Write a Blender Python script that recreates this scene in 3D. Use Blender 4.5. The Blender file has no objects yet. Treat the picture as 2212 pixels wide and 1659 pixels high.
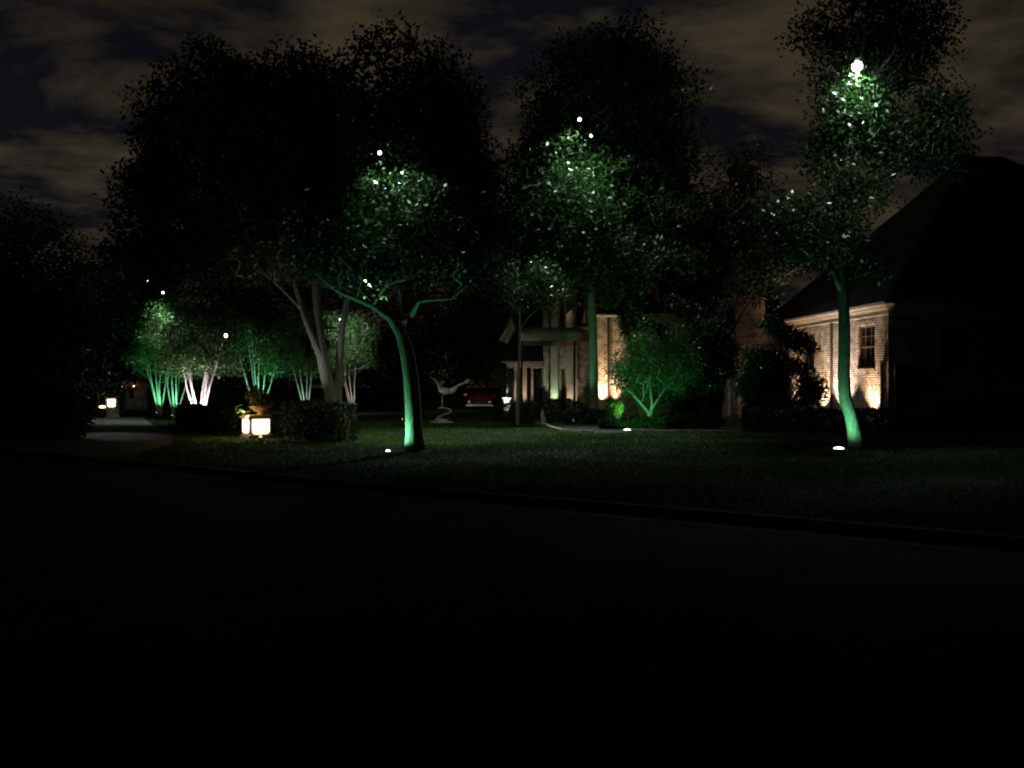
import bpy, math, random
import numpy as np
from mathutils import Vector
PI = math.pi
scene = bpy.context.scene
col = scene.collection

# ---------------------------------------------------------------- camera
FPX = 1916.0; CX = 1106.0; HY = 833.6; EYE = 1.6
cam_d = bpy.data.cameras.new('camera'); cam = bpy.data.objects.new('camera', cam_d)
col.objects.link(cam); scene.camera = cam
cam.location = (0, 0, EYE); cam.rotation_euler = (PI/2, 0, 0)
cam_d.sensor_width = 36; cam_d.lens = 36*FPX/2212.0
cam_d.shift_y = (HY-829.5)/2212.0
cam_d.clip_start = 0.1; cam_d.clip_end = 2000

def at(px, py, Y):                 # a sight line at depth Y -> point in the world
    return Vector(((px-CX)/FPX*Y, Y, EYE-(py-HY)/FPX*Y))
def gy(py):                        # depth of the ground seen at that height
    return EYE*FPX/(py-HY)

# ---------------------------------------------------------------- world: night cloud lit by the town
w = bpy.data.worlds.new("World"); scene.world = w; w.use_nodes = True
nt = w.node_tree; nt.nodes.clear()
def N(nt, t, **k):
    n = nt.nodes.new(t)
    for a, b in k.items(): setattr(n, a, b)
    return n
L = nt.links.new
tc = N(nt, 'ShaderNodeTexCoord'); sep = N(nt, 'ShaderNodeSeparateXYZ'); L(tc.outputs['Generated'], sep.inputs[0])
zz = N(nt, 'ShaderNodeMath', operation='ADD'); zz.inputs[1].default_value = 0.22; L(sep.outputs[2], zz.inputs[0])
zm = N(nt, 'ShaderNodeMath', operation='MAXIMUM'); zm.inputs[1].default_value = 0.06; L(zz.outputs[0], zm.inputs[0])
dx = N(nt, 'ShaderNodeMath', operation='DIVIDE'); L(sep.outputs[0], dx.inputs[0]); L(zm.outputs[0], dx.inputs[1])
dy = N(nt, 'ShaderNodeMath', operation='DIVIDE'); L(sep.outputs[1], dy.inputs[0]); L(zm.outputs[0], dy.inputs[1])
cb = N(nt, 'ShaderNodeCombineXYZ'); L(dx.outputs[0], cb.inputs[0]); L(dy.outputs[0], cb.inputs[1])
mp = N(nt, 'ShaderNodeMapping'); mp.inputs['Location'].default_value = (3.3, 1.7, 0.0)
mp.inputs['Rotation'].default_value = (0, 0, math.radians(-8)); mp.inputs['Scale'].default_value = (1.0, 1.4, 1)
L(cb.outputs[0], mp.inputs[0])
no = N(nt, 'ShaderNodeTexNoise'); no.inputs['Scale'].default_value = 1.7; no.inputs['Detail'].default_value = 7
no.inputs['Roughness'].default_value = 0.6; no.inputs['Distortion'].default_value = 0.25; L(mp.outputs[0], no.inputs['Vector'])
rp = N(nt, 'ShaderNodeValToRGB'); cr = rp.color_ramp
cr.elements[0].position = 0.45; cr.elements[0].color = (0.0032, 0.0032, 0.0044, 1)
cr.elements[1].position = 0.62; cr.elements[1].color = (0.031, 0.0245, 0.0145, 1)
e = cr.elements.new(0.53); e.color = (0.0150, 0.0122, 0.0082, 1)
L(no.outputs[0], rp.inputs[0])
n2 = N(nt, 'ShaderNodeTexNoise'); n2.inputs['Scale'].default_value = 0.55; n2.inputs['Detail'].default_value = 2; L(cb.outputs[0], n2.inputs['Vector'])
# town glow stronger westward; sky dimmed behind camera and overhead to darken walls
gl = N(nt, 'ShaderNodeMapRange'); L(sep.outputs[0], gl.inputs[0]); gl.inputs[1].default_value = -0.55; gl.inputs[2].default_value = 0.45
gl.inputs[3].default_value = 1.0; gl.inputs[4].default_value = 0.72
gb = N(nt, 'ShaderNodeMapRange'); L(sep.outputs[1], gb.inputs[0]); gb.inputs[1].default_value = -0.35; gb.inputs[2].default_value = 0.45; gb.inputs[3].default_value = 0.10; gb.inputs[4].default_value = 1.0
gz = N(nt, 'ShaderNodeMapRange'); L(sep.outputs[2], gz.inputs[0]); gz.inputs[1].default_value = 0.42; gz.inputs[2].default_value = 0.85; gz.inputs[3].default_value = 1.0; gz.inputs[4].default_value = 0.3
g1 = N(nt, 'ShaderNodeMath', operation='MULTIPLY'); L(gl.outputs[0], g1.inputs[0]); L(gb.outputs[0], g1.inputs[1])
g2 = N(nt, 'ShaderNodeMath', operation='MULTIPLY'); L(g1.outputs[0], g2.inputs[0]); L(gz.outputs[0], g2.inputs[1])
mx = N(nt, 'ShaderNodeMath', operation='MULTIPLY'); L(n2.outputs[0], mx.inputs[0]); L(g2.outputs[0], mx.inputs[1])
sc2 = N(nt, 'ShaderNodeMath', operation='MULTIPLY'); sc2.inputs[1].default_value = 3.1; L(mx.outputs[0], sc2.inputs[0])
bg = N(nt, 'ShaderNodeBackground'); L(rp.outputs[0], bg.inputs[0]); L(sc2.outputs[0], bg.inputs[1])
ow = N(nt, 'ShaderNodeOutputWorld'); L(bg.outputs[0], ow.inputs[0])

scene.render.engine = 'CYCLES'
scene.view_settings.view_transform = 'Standard'; scene.view_settings.look = 'None'
scene.view_settings.exposure = 0; scene.view_settings.gamma = 1
scene.cycles.max_bounces = 5; scene.cycles.diffuse_bounces = 2; scene.cycles.glossy_bounces = 2
scene.cycles.transmission_bounces = 3; scene.cycles.transparent_max_bounces = 4
scene.cycles.sample_clamp_indirect = 2.0
scene.cycles.use_light_tree = True
scene.cycles.filter_width = 2.0
scene.render.resolution_x = 1024; scene.render.resolution_y = 768

# ---------------------------------------------------------------- materials
def mat(name, color, rough=0.7, noise=None, noise_scale=8.0, bump=0.0, metal=0.0, spec=0.4, stretch=(1,1,1), detail=6):
    m = bpy.data.materials.new(name); m.use_nodes = True
    t = m.node_tree; b = t.nodes['Principled BSDF']
    b.inputs['Base Color'].default_value = (*color, 1); b.inputs['Roughness'].default_value = rough
    b.inputs['Metallic'].default_value = metal; b.inputs['Specular IOR Level'].default_value = spec
    tcn = N(t, 'ShaderNodeTexCoord'); mpn = N(t, 'ShaderNodeMapping'); mpn.inputs['Scale'].default_value = stretch
    t.links.new(tcn.outputs['Object'], mpn.inputs[0])
    nn = N(t, 'ShaderNodeTexNoise'); nn.inputs['Scale'].default_value = noise_scale; nn.inputs['Detail'].default_value = detail
    nn.inputs['Roughness'].default_value = 0.62
    t.links.new(mpn.outputs[0], nn.inputs['Vector'])
    if noise:
        r = N(t, 'ShaderNodeValToRGB'); r.color_ramp.elements[0].position = 0.32; r.color_ramp.elements[1].position = 0.68
        r.color_ramp.elements[0].color = (*color, 1); r.color_ramp.elements[1].color = (*noise, 1)
        t.links.new(nn.outputs[0], r.inputs[0]); t.links.new(r.outputs[0], b.inputs['Base Color'])
    if bump:
        bn = N(t, 'ShaderNodeBump'); bn.inputs['Strength'].default_value = bump; bn.inputs['Distance'].default_value = 0.05
        t.links.new(nn.outputs[0], bn.inputs['Height']); t.links.new(bn.outputs[0], b.inputs['Normal'])
    return m

def leaf_mat(name, c1, c2, rough=0.42, trans=0.35):
    m = bpy.data.materials.new(name); m.use_nodes = True; t = m.node_tree
    b = t.nodes['Principled BSDF']; out = t.nodes['Material Output']
    g = N(t, 'ShaderNodeNewGeometry'); r = N(t, 'ShaderNodeValToRGB')
    r.color_ramp.elements[0].color = (*c1, 1); r.color_ramp.elements[1].color = (*c2, 1)
    t.links.new(g.outputs['Random Per Island'], r.inputs[0]); t.links.new(r.outputs[0], b.inputs['Base Color'])
    b.inputs['Roughness'].default_value = rough; b.inputs['Specular IOR Level'].default_value = 0.5
    tr = N(t, 'ShaderNodeBsdfTranslucent'); t.links.new(r.outputs[0], tr.inputs[0])
    ms = N(t, 'ShaderNodeMixShader'); ms.inputs[0].default_value = trans
    t.links.new(b.outputs[0], ms.inputs[1]); t.links.new(tr.outputs[0], ms.inputs[2]); t.links.new(ms.outputs[0], out.inputs[0])
    return m

def emit(name, color, strength):
    m = bpy.data.materials.new(name); m.use_nodes = True; b = m.node_tree.nodes['Principled BSDF']
    b.inputs['Base Color'].default_value = (*color, 1)
    b.inputs['Emission Color'].default_value = (*color, 1); b.inputs['Emission Strength'].default_value = strength
    return m

def brick_mat(name, c1, c2, mortar, roww=0.30, rowh=0.10):
    m = bpy.data.materials.new(name); m.use_nodes = True; t = m.node_tree; b = t.nodes['Principled BSDF']
    g = N(t, 'ShaderNodeNewGeometry'); s = N(t, 'ShaderNodeSeparateXYZ'); t.links.new(g.outputs['Position'], s.inputs[0])
    a = N(t, 'ShaderNodeMath', operation='ADD'); t.links.new(s.outputs[0], a.inputs[0]); t.links.new(s.outputs[1], a.inputs[1])
    c = N(t, 'ShaderNodeCombineXYZ'); t.links.new(a.outputs[0], c.inputs[0]); t.links.new(s.outputs[2], c.inputs[1])
    k = N(t, 'ShaderNodeTexBrick'); k.inputs['Scale'].default_value = 1; k.inputs['Brick Width'].default_value = roww
    k.inputs['Row Height'].default_value = rowh; k.inputs['Mortar Size'].default_value = 0.024; k.inputs['Mortar Smooth'].default_value = 0.35
    k.inputs['Bias'].default_value = -0.15
    k.inputs['Color1'].default_value = (*c1, 1); k.inputs['Color2'].default_value = (*c2, 1); k.inputs['Mortar'].default_value = (*mortar, 1)
    nn = N(t, 'ShaderNodeTexNoise'); nn.inputs['Scale'].default_value = 3.2; nn.inputs['Detail'].default_value = 5; t.links.new(g.outputs['Position'], nn.inputs['Vector'])
    # a little unevenness in the laying
    vm = N(t, 'ShaderNodeVectorMath', operation='MULTIPLY_ADD'); vm.inputs[1].default_value = (0.03, 0.03, 0); t.links.new(nn.outputs[1], vm.inputs[0]); t.links.new(c.outputs[0], vm.inputs[2])
    t.links.new(vm.outputs[0], k.inputs['Vector'])
    mr = N(t, 'ShaderNodeMapRange'); mr.inputs[1].default_value = 0.3; mr.inputs[2].default_value = 0.7; mr.inputs[3].default_value = 0.38; mr.inputs[4].default_value = 1.3
    t.links.new(nn.outputs[0], mr.inputs[0])
    mu = N(t, 'ShaderNodeVectorMath', operation='SCALE'); t.links.new(k.outputs[0], mu.inputs[0]); t.links.new(mr.outputs[0], mu.inputs[3])
    t.links.new(mu.outputs[0], b.inputs['Base Color']); b.inputs['Roughness'].default_value = 0.85
    bn = N(t, 'ShaderNodeBump'); bn.inputs['Strength'].default_value = 0.7; bn.inputs['Distance'].default_value = 0.015
    bn.invert = True
    t.links.new(k.outputs['Fac'], bn.inputs['Height']); t.links.new(bn.outputs[0], b.inputs['Normal'])
    return m

def slate_mat():
    m = bpy.data.materials.new('roof_slate'); m.use_nodes = True; t = m.node_tree; b = t.nodes['Principled BSDF']
    g = N(t, 'ShaderNodeNewGeometry'); s = N(t, 'ShaderNodeSeparateXYZ'); t.links.new(g.outputs['Position'], s.inputs[0])
    a = N(t, 'ShaderNodeMath', operation='ADD'); t.links.new(s.outputs[0], a.inputs[0]); t.links.new(s.outputs[1], a.inputs[1])
    c = N(t, 'ShaderNodeCombineXYZ'); t.links.new(a.outputs[0], c.inputs[0]); t.links.new(s.outputs[2], c.inputs[1])
    k = N(t, 'ShaderNodeTexBrick'); k.inputs['Scale'].default_value = 1; k.inputs['Brick Width'].default_value = 0.3
    k.inputs['Row Height'].default_value = 0.2; k.inputs['Mortar Size'].default_value = 0.012
    k.inputs['Color1'].default_value = (0.045, 0.047, 0.06, 1); k.inputs['Color2'].default_value = (0.1, 0.1, 0.125, 1); k.inputs['Mortar'].default_value = (0.02, 0.02, 0.02, 1)
    t.links.new(c.outputs[0], k.inputs['Vector']); t.links.new(k.outputs[0], b.inputs['Base Color']); b.inputs['Roughness'].default_value = 0.6
    return m

M = {}
M['bark'] = mat('bark_grey', (0.15, 0.135, 0.115), 0.9, (0.36, 0.33, 0.29), 9, 0.9, stretch=(2.2, 2.2, 0.5))
M['bark_dark'] = mat('bark_brown', (0.08, 0.065, 0.05), 0.9, (0.19, 0.16, 0.13), 10, 1.0, stretch=(2, 2, 0.4))
M['bark_pale'] = mat('bark_pale_smooth', (0.36, 0.30, 0.26), 0.7, (0.58, 0.52, 0.48), 6, 0.3, stretch=(2, 2, 0.5))
M['leaf'] = leaf_mat('leaf_oak', (0.012, 0.036, 0.009), (0.036, 0.078, 0.019), 0.34, 0.25)
M['leaf_dark'] = leaf_mat('leaf_dark', (0.012, 0.022, 0.010), (0.03, 0.05, 0.02), 0.5, 0.2)
M['leaf_olive'] = leaf_mat('leaf_olive', (0.06, 0.075, 0.022), (0.14, 0.13, 0.045))
M['leaf_light'] = leaf_mat('leaf_myrtle', (0.035, 0.11, 0.022), (0.10, 0.19, 0.05))
M['leaf_holly'] = leaf_mat('leaf_glossy', (0.018, 0.036, 0.016), (0.045, 0.075, 0.03), 0.28, 0.12)
M['grass_blade'] = leaf_mat('grass_blade', (0.035, 0.095, 0.012), (0.095, 0.155, 0.028), 0.6, 0.3)
M['lawn'] = mat('lawn_soil', (0.012, 0.022, 0.007), 0.95, (0.028, 0.036, 0.014), 1.3, 0.4, detail=9)
M['asphalt'] = mat('asphalt', (0.006, 0.006, 0.006), 0.9, (0.05, 0.05, 0.047), 0.55, 0.3, detail=10)
M['concrete'] = mat('concrete', (0.07, 0.069, 0.065), 0.85, (0.13, 0.127, 0.12), 1.6, 0.25, detail=9)
M['kerbstone'] = mat('kerb_concrete', (0.05, 0.05, 0.046), 0.9, (0.12, 0.118, 0.11), 2.2, 0.3, detail=9)
M['flagstone'] = mat('flagstone', (0.014, 0.018, 0.018), 0.85, (0.06, 0.062, 0.066), 1.8, 0.4)
M['mulch'] = mat('mulch', (0.03, 0.02, 0.014), 0.95, (0.07, 0.05, 0.035), 14, 1.0)
M['soil'] = mat('ground_base', (0.03, 0.035, 0.02), 0.95, (0.05, 0.05, 0.03), 0.5)
M['brick'] = brick_mat('brick_red', (0.15, 0.085, 0.065), (0.44, 0.34, 0.29), (0.66, 0.61, 0.54))
M['slate'] = slate_mat()
M['trim'] = mat('painted_trim', (0.52, 0.47, 0.40), 0.6, (0.62, 0.57, 0.5), 4, 0.1)
M['stone'] = mat('limestone', (0.42, 0.38, 0.32), 0.8, (0.56, 0.52, 0.45), 5, 0.35)
M['wood'] = mat('window_wood', (0.10, 0.075, 0.05), 0.5, (0.16, 0.12, 0.08), 7, 0.1)
M['glass'] = mat('dark_window_glass', (0.012, 0.013, 0.015), 0.08, spec=0.8)
M['curtain'] = mat('curtain', (0.35, 0.30, 0.24), 0.9, (0.5, 0.44, 0.36), 3, 0.3, stretch=(6, 6, 0.3))
M['metal'] = mat('dark_bronze_metal', (0.04, 0.035, 0.03), 0.45, (0.08, 0.07, 0.05), 12, 0.1, metal=0.7)
M['copper'] = mat('downspout_metal', (0.05, 0.035, 0.025), 0.5, (0.09, 0.06, 0.04), 8, 0.05, metal=0.4)
M['awning'] = mat('awning_canvas', (0.40, 0.30, 0.26), 0.85, (0.48, 0.37, 0.32), 5, 0.2)
M['terra'] = mat('terracotta', (0.40, 0.22, 0.13), 0.8, (0.52, 0.32, 0.2), 6, 0.2)
M['statue'] = mat('weathered_cast_metal', (0.32, 0.30, 0.26), 0.55, (0.52, 0.48, 0.42), 9, 0.25, metal=0.2)
M['carpaint'] = mat('dark_red_car_paint', (0.07, 0.005, 0.004), 0.22, (0.08, 0.006, 0.005), 30, 0.0, spec=0.7)
M['rubber'] = mat('tyre_rubber', (0.02, 0.02, 0.02), 0.8, (0.03, 0.03, 0.03), 20, 0.1)
M['chrome'] = mat('car_bright_metal', (0.6, 0.6, 0.6), 0.2, (0.7, 0.7, 0.7), 10, 0, metal=0.9)
M['stucco'] = mat('gatepost_stucco', (0.42, 0.35, 0.26), 0.85, (0.55, 0.47, 0.36), 8, 0.3)

# ---------------------------------------------------------------- helpers
OFF = {}
class MB:
    def __init__(s): s.v = []; s.f = []
    def add(s, vs, fs):
        b = len(s.v); s.v += [tuple(v) for v in vs]; s.f += [tuple(b+i for i in f) for f in fs]
    def hexa(s, p):
        s.add(p, [(0,3,2,1),(4,5,6,7),(0,1,5,4),(1,2,6,5),(2,3,7,6),(3,0,4,7)])
    def box(s, x0, y0, z0, x1, y1, z1):
        s.hexa([(x0,y0,z0),(x1,y0,z0),(x1,y1,z0),(x0,y1,z0),(x0,y0,z1),(x1,y0,z1),(x1,y1,z1),(x0,y1,z1)])
    def fbox(s, F, u0, u1, n0, n1, z0, z1):     # box in a wall frame: u along, n outward
        O, U, n_ = F
        P = lambda u, n, z: (O[0]+U[0]*u+n_[0]*n, O[1]+U[1]*u+n_[1]*n, z)
        s.hexa([P(u0,n0,z0),P(u1,n0,z0),P(u1,n1,z0),P(u0,n1,z0),P(u0,n0,z1),P(u1,n0,z1),P(u1,n1,z1),P(u0,n1,z1)])
    def tube(s, path, radii, n=8, cap=True, lump=0.0):
        path = [Vector(p) for p in path]; b = len(s.v); ref = Vector((0.13, 0.91, 0.2)).normalized()
        for i, p in enumerate(path):
            d = (path[min(i+1, len(path)-1)]-path[max(i-1, 0)])
            d = d.normalized() if d.length > 1e-9 else Vector((0,0,1))
            a = d.cross(ref)
            if a.length < 0.05: a = d.cross(Vector((1,0,0)))
            a.normalize(); c = d.cross(a)
            for k in range(n):
                t = 2*PI*k/n; s.v.append(tuple(p+(a*math.cos(t)+c*math.sin(t))*radii[i]*(1+lump*(math.sin(3*t+p.z*2.3)+.7*math.sin(5*t-p.z*3.7+1)+.6*math.sin(2*t+p.z*7)))))
        for i in range(len(path)-1):
            for k in range(n):
                k2 = (k+1) % n; s.f.append((b+i*n+k, b+i*n+k2, b+(i+1)*n+k2, b+(i+1)*n+k))
        if cap:
            s.f.append(tuple(b+k for k in range(n))[::-1]); e = b+(len(path)-1)*n; s.f.append(tuple(e+k for k in range(n)))
    def lathe(s, c, prof, n=20):
        b = len(s.v)
        for r, z in prof:
            for k in range(n):
                t = 2*PI*k/n; s.v.append((c[0]+r*math.cos(t), c[1]+r*math.sin(t), c[2]+z))
        for i in range(len(prof)-1):
            for k in range(n):
                k2 = (k+1) % n; s.f.append((b+i*n+k, b+i*n+k2, b+(i+1)*n+k2, b+(i+1)*n+k))
        s.f.append(tuple(b+k for k in range(n))[::-1]); e = b+(len(prof)-1)*n; s.f.append(tuple(e+k for k in range(n)))
    def build(s, name, m, parent=None, smooth=False):
        return mesh_obj(name, np.array(s.v, dtype=np.float64), s.f, m, parent, smooth)

def mesh_obj(name, V, faces, m, parent=None, smooth=False, loc=None):
    me = bpy.data.meshes.new(name)
    off = np.array(OFF[parent.name]) if parent is not None else (np.array(loc) if loc is not None else np.zeros(3))
    V = np.asarray(V, dtype=np.float64)-off
    if isinstance(faces, np.ndarray):
        k = faces.shape[1]; nf = faces.shape[0]
        me.vertices.add(len(V)); me.vertices.foreach_set('co', V.astype(np.float32).ravel())
        me.loops.add(nf*k); me.loops.foreach_set('vertex_index', faces.astype(np.int32).ravel())
        me.polygons.add(nf); me.polygons.foreach_set('loop_start', np.arange(nf, dtype=np.int32)*k)
        me.update(calc_edges=True)
    else:
        me.from_pydata(V.tolist(), [], faces)
    if smooth: me.polygons.foreach_set('use_smooth', [True]*len(me.polygons))
    me.materials.append(m); me.update()
    o = bpy.data.objects.new(name, me); col.objects.link(o)
    if parent is not None: o.parent = parent; OFF[o.name] = OFF[parent.name]
    else:
        o.location = off; OFF[o.name] = tuple(off)
    return o
def tag(o, label=None, cat=None, group=None, kind=None):
    if label: o['label'] = label
    if cat: o['category'] = cat
    if group: o['group'] = group
    if kind: o['kind'] = kind
    return o
def thing(name, label, cat, loc, group=None):
    o = bpy.data.objects.new(name, None); col.objects.link(o); o.location = tuple(loc); o.empty_display_size = 0.3
    OFF[o.name] = tuple(loc); return tag(o, label, cat, group)
def lamp(kind, name, loc, energy, color, parent, target=None, angle=80, blend=0.6, radius=0.05):
    d = bpy.data.lights.new(name, kind); d.energy = energy; d.color = color; d.shadow_soft_size = radius
    o = bpy.data.objects.new(name, d); col.objects.link(o)
    if kind == 'SPOT': d.spot_size = math.radians(angle); d.spot_blend = blend
    o.parent = parent; o.location = Vector(loc)-Vector(OFF[parent.name])
    if target is not None:
        o.rotation_euler = (Vector(target)-Vector(loc)).to_track_quat('-Z', 'Y').to_euler()
    return o

# ---------------------------------------------------------------- foliage
def leaves(rng, P, sig, n, size, flat=0.8):
    """n leaves round every point of P; returns vertices and quads"""
    P = np.asarray(P); k = len(P)
    C = np.repeat(P, n, axis=0)+np.clip(rng.normal(0, 1, (k*n, 3)), -1.5, 1.5)*np.array([sig, sig, sig*flat])
    return leaf_quads(rng, C, size)
def leaf_quads(rng, C, size):
    m = len(C)
    a = rng.normal(0, 1, (m, 3)); a[:, 2] -= 0.25; a /= np.linalg.norm(a, axis=1)[:, None]
    b = rng.normal(0, 1, (m, 3)); b -= (b*a).sum(1)[:, None]*a; b /= np.linalg.norm(b, axis=1)[:, None]
    s = size*rng.uniform(0.6, 1.35, m)[:, None]
    V = np.stack([C-a*s*0.55, C+b*s*0.27-a*s*0.02, C+a*s*0.6, C-b*s*0.27-a*s*0.02], axis=1).reshape(-1, 3)
    return V, np.arange(m*4).reshape(-1, 4)

def vnoise(P, seed, sc):
    """cheap smooth noise from a few sines"""
    r = np.random.default_rng(seed); o = np.zeros(len(P))
    for i in range(6):
        d = r.normal(0, 1, 3); d /= np.linalg.norm(d); o += np.sin(P@d*sc*r.uniform(0.7, 1.9)+r.uniform(0, 6.28))
    return o/6
def crown_points(rng, ells, n, seed, sc=1.3, thr=-0.10, shell=0.35):
    out = []
    vol = np.array([e[1][0]*e[1][1]*e[1][2] for e in ells]); vol = vol/vol.sum()
    while len(out) < n:
        i = rng.choice(len(ells), p=vol); c, r = ells[i]
        d = rng.normal(0, 1, 3); d /= np.linalg.norm(d)
        rad = (rng.uniform(shell**3, 1))**(1/3.0)
        p = np.array(c)+d*rad*np.array(r)*(1+0.16*math.sin(5*d[0]+seed)*math.cos(4*d[2]+3*d[1]+seed*2))
        if vnoise(p[None, :], seed, sc)[0] < thr: continue
        out.append(p)
    return np.array(out)

def smooth_path(pts, rad, step=0.35):
    """catmull-rom through the given points"""
    pts = [Vector(p) for p in pts]; P, R = [], []
    for i in range(len(pts)-1):
        p0, p1, p2, p3 = pts[max(i-1, 0)], pts[i], pts[i+1], pts[min(i+2, len(pts)-1)]
        k = max(1, int((p2-p1).length/step))
        for j in range(k):
            t = j/k
            P.append(0.5*((2*p1)+(p2-p0)*t+(2*p0-5*p1+4*p2-p3)*t*t+(3*p1-p0-3*p2+p3)*t**3)); R.append(rad[i]*(1-t)+rad[i+1]*t)
    P.append(pts[-1]); R.append(rad[-1]); return P, R

def grow_tree(name, label, cat, stems, ells, natt, nleaf, leafsize, seed, bark, leafm, sig=0.42, zmin=None, group=None,
              thr=-0.10, sc=1.3, tip=0.012, sides=7, shell=0.35, flare=True, minleaf_depth=None, extra_leaf=None):
    rng = np.random.default_rng(seed); random.seed(seed)
    base = Vector((stems[0][0][0][0], stems[0][0][0][1], 0))
    t = thing(name, label, cat, base, group)
    mb = MB(); nodes = []; nrad = []; fixed = []; par = []
    for pts, rad in stems:
        P, R = smooth_path(pts, rad)
        if flare and pts[0][2] < 0.1:
            for i, p in enumerate(P):
                R[i] *= 1+0.38*math.exp(-max(p.z, 0)/0.18)
        mb.tube(P, R, 22 if rad[0] > 0.08 else 8, lump=0.028 if rad[0] > 0.08 else 0.02)
        b = len(nodes)
        for i, p in enumerate(P):
            nodes.append(np.array(p)); nrad.append(R[i]); fixed.append(True); par.append(b+i-1 if i else -1)
    att = crown_points(rng, ells, natt, seed, sc, thr, shell)
    zc = zmin if zmin is not None else min(p[2] for p in att)-0.5
    A = np.array(nodes)
    D = np.array([np.min(np.linalg.norm(A-p, axis=1)) for p in att]); att = att[np.argsort(D)]
    NP = np.array(nodes); paths = []
    for p in att:
        d = np.linalg.norm(NP-p, axis=1); cost = d+np.maximum(NP[:, 2]-p[2]+0.15, 0)*1.1+np.where(NP[:, 2] < zc, 50, 0)
        i = int(np.argmin(cost)); q = NP[i]; dist = d[i]
        k = max(1, int(dist/0.55)); prev = i; pth = [i]; new = []
        for j in range(1, k+1):
            tt = j/k; x = q*(1-tt)+p*tt
            if j < k: x = x+rng.normal(0, 0.05*min(dist, 1.5), 3)+np.array([0, 0, -0.10*dist*math.sin(PI*tt)])
            nodes.append(x); nrad.append(tip); fixed.append(False); par.append(prev); prev = len(nodes)-1; pth.append(prev); new.append(x)
        NP = np.vstack([NP, np.array(new)]); paths.append(pth)
    acc = np.zeros(len(nodes)); E = 2.3
    for i in range(len(nodes)-1, -1, -1):
        if not fixed[i]:
            r = max(tip, acc[i]**(1/E)) if acc[i] > 0 else tip
            nrad[i] = r
            if par[i] >= 0: acc[par[i]] += r**E
    for pth in paths:
        R = [nrad[k] for k in pth]
        R[0] = min(R[1] if len(R) > 1 else tip, nrad[pth[0]]*0.95) if fixed[pth[0]] else min(R[0], R[1]*1.1)
        R = [min(r, 0.16) for r in R]
        mb.tube([nodes[k] for k in pth], R, 5 if R[0] < 0.035 else sides, cap=False)
    tr = mb.build('trunk', bark, t, True)
    tips = np.array([nodes[p[-1]] for p in paths]+[nodes[k] for p in paths for k in p[1:-1] if nrad[k] < tip*2.2])
    V, F = leaves(rng, tips, sig, nleaf, leafsize)
    mesh_obj('crown', V, F, leafm, t)
    return t

def E(px, py, Y, rx, ry, rd=None):            # crown lobe: centre on a sight line, sizes given in sight units at that depth
    s = Y/FPX; c = at(px, py, Y); return (tuple(c), (rx*s, (rd if rd else rx*s), ry*s))
def stem(pxs, Y, dY=None):                    # stem traced along sight lines
    return [tuple(at(a[0], a[1], Y+(dY[i] if dY else 0))) for i, a in enumerate(pxs)]

def shrub(name, label, cat, c, r, n, size, seed, leafm, group=None, kindbox=False, lumps=0.18):
    """rounded bush or clipped hedge: short stems inside and a shell of leaves"""
    rng = np.random.default_rng(seed); t = thing(name, label, cat, (c[0], c[1], 0), group)
    d = rng.normal(0, 1, (n, 3)); d /= np.linalg.norm(d, axis=1)[:, None]
    if kindbox:
        d = d/np.abs(d).max(axis=1)[:, None]
    rad = rng.uniform(0.72, 1.0, n)**0.6
    P = np.array(c)+d*np.array(r)*rad[:, None]*(1+lumps*vnoise(d*2.3+seed, seed, 1.6))[:, None]+rng.normal(0, size*0.35, (n, 3))
    P = P[P[:, 2] > 0.02]
    V, F = leaf_quads(rng, P, size); mesh_obj('foliage', V, F, leafm, t)
    mb = MB(); random.seed(seed)
    for k in range(max(10, n//220)):
        i = rng.integers(0, len(P)); q = P[i]; b = (c[0]+rng.uniform(-.35, .35)*r[0], c[1]+rng.uniform(-.35, .35)*r[1], 0)
        m_ = [(b[j]*0.5+q[j]*0.5+rng.normal(0, 0.04)) for j in range(3)]
        mb.tube([b, m_, q], [0.018, 0.012, 0.005], 5, False)
    mb.build('stems', M['bark_dark'], t)
    return t
def lobed_bush(name, label, lobes, n, size, seed, leafm, group=None):
    rng = np.random.default_rng(seed); c0 = lobes[0][0]; t = thing(name, label, 'bush', (c0[0], c0[1], 0), group)
    tw = crown_points(rng, lobes, n//16, seed, 2.6, -0.06, 0.45); tw = tw[tw[:, 2] > 0.1]
    mb = MB()
    for k in range(0, len(tw), 6):
        q = tw[k]; b = (c0[0]+(q[0]-c0[0])*.25, c0[1]+(q[1]-c0[1])*.25, 0)
        mb.tube([b, [(b[j]*.4+q[j]*.6) for j in range(3)], q], [.03, .018, .006], 5, False)
    mb.build('stems', M['bark_dark'], t)
    V, F = leaves(rng, tw, 0.15, 16, size); mesh_obj('foliage', V, F, leafm, t); return t
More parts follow.
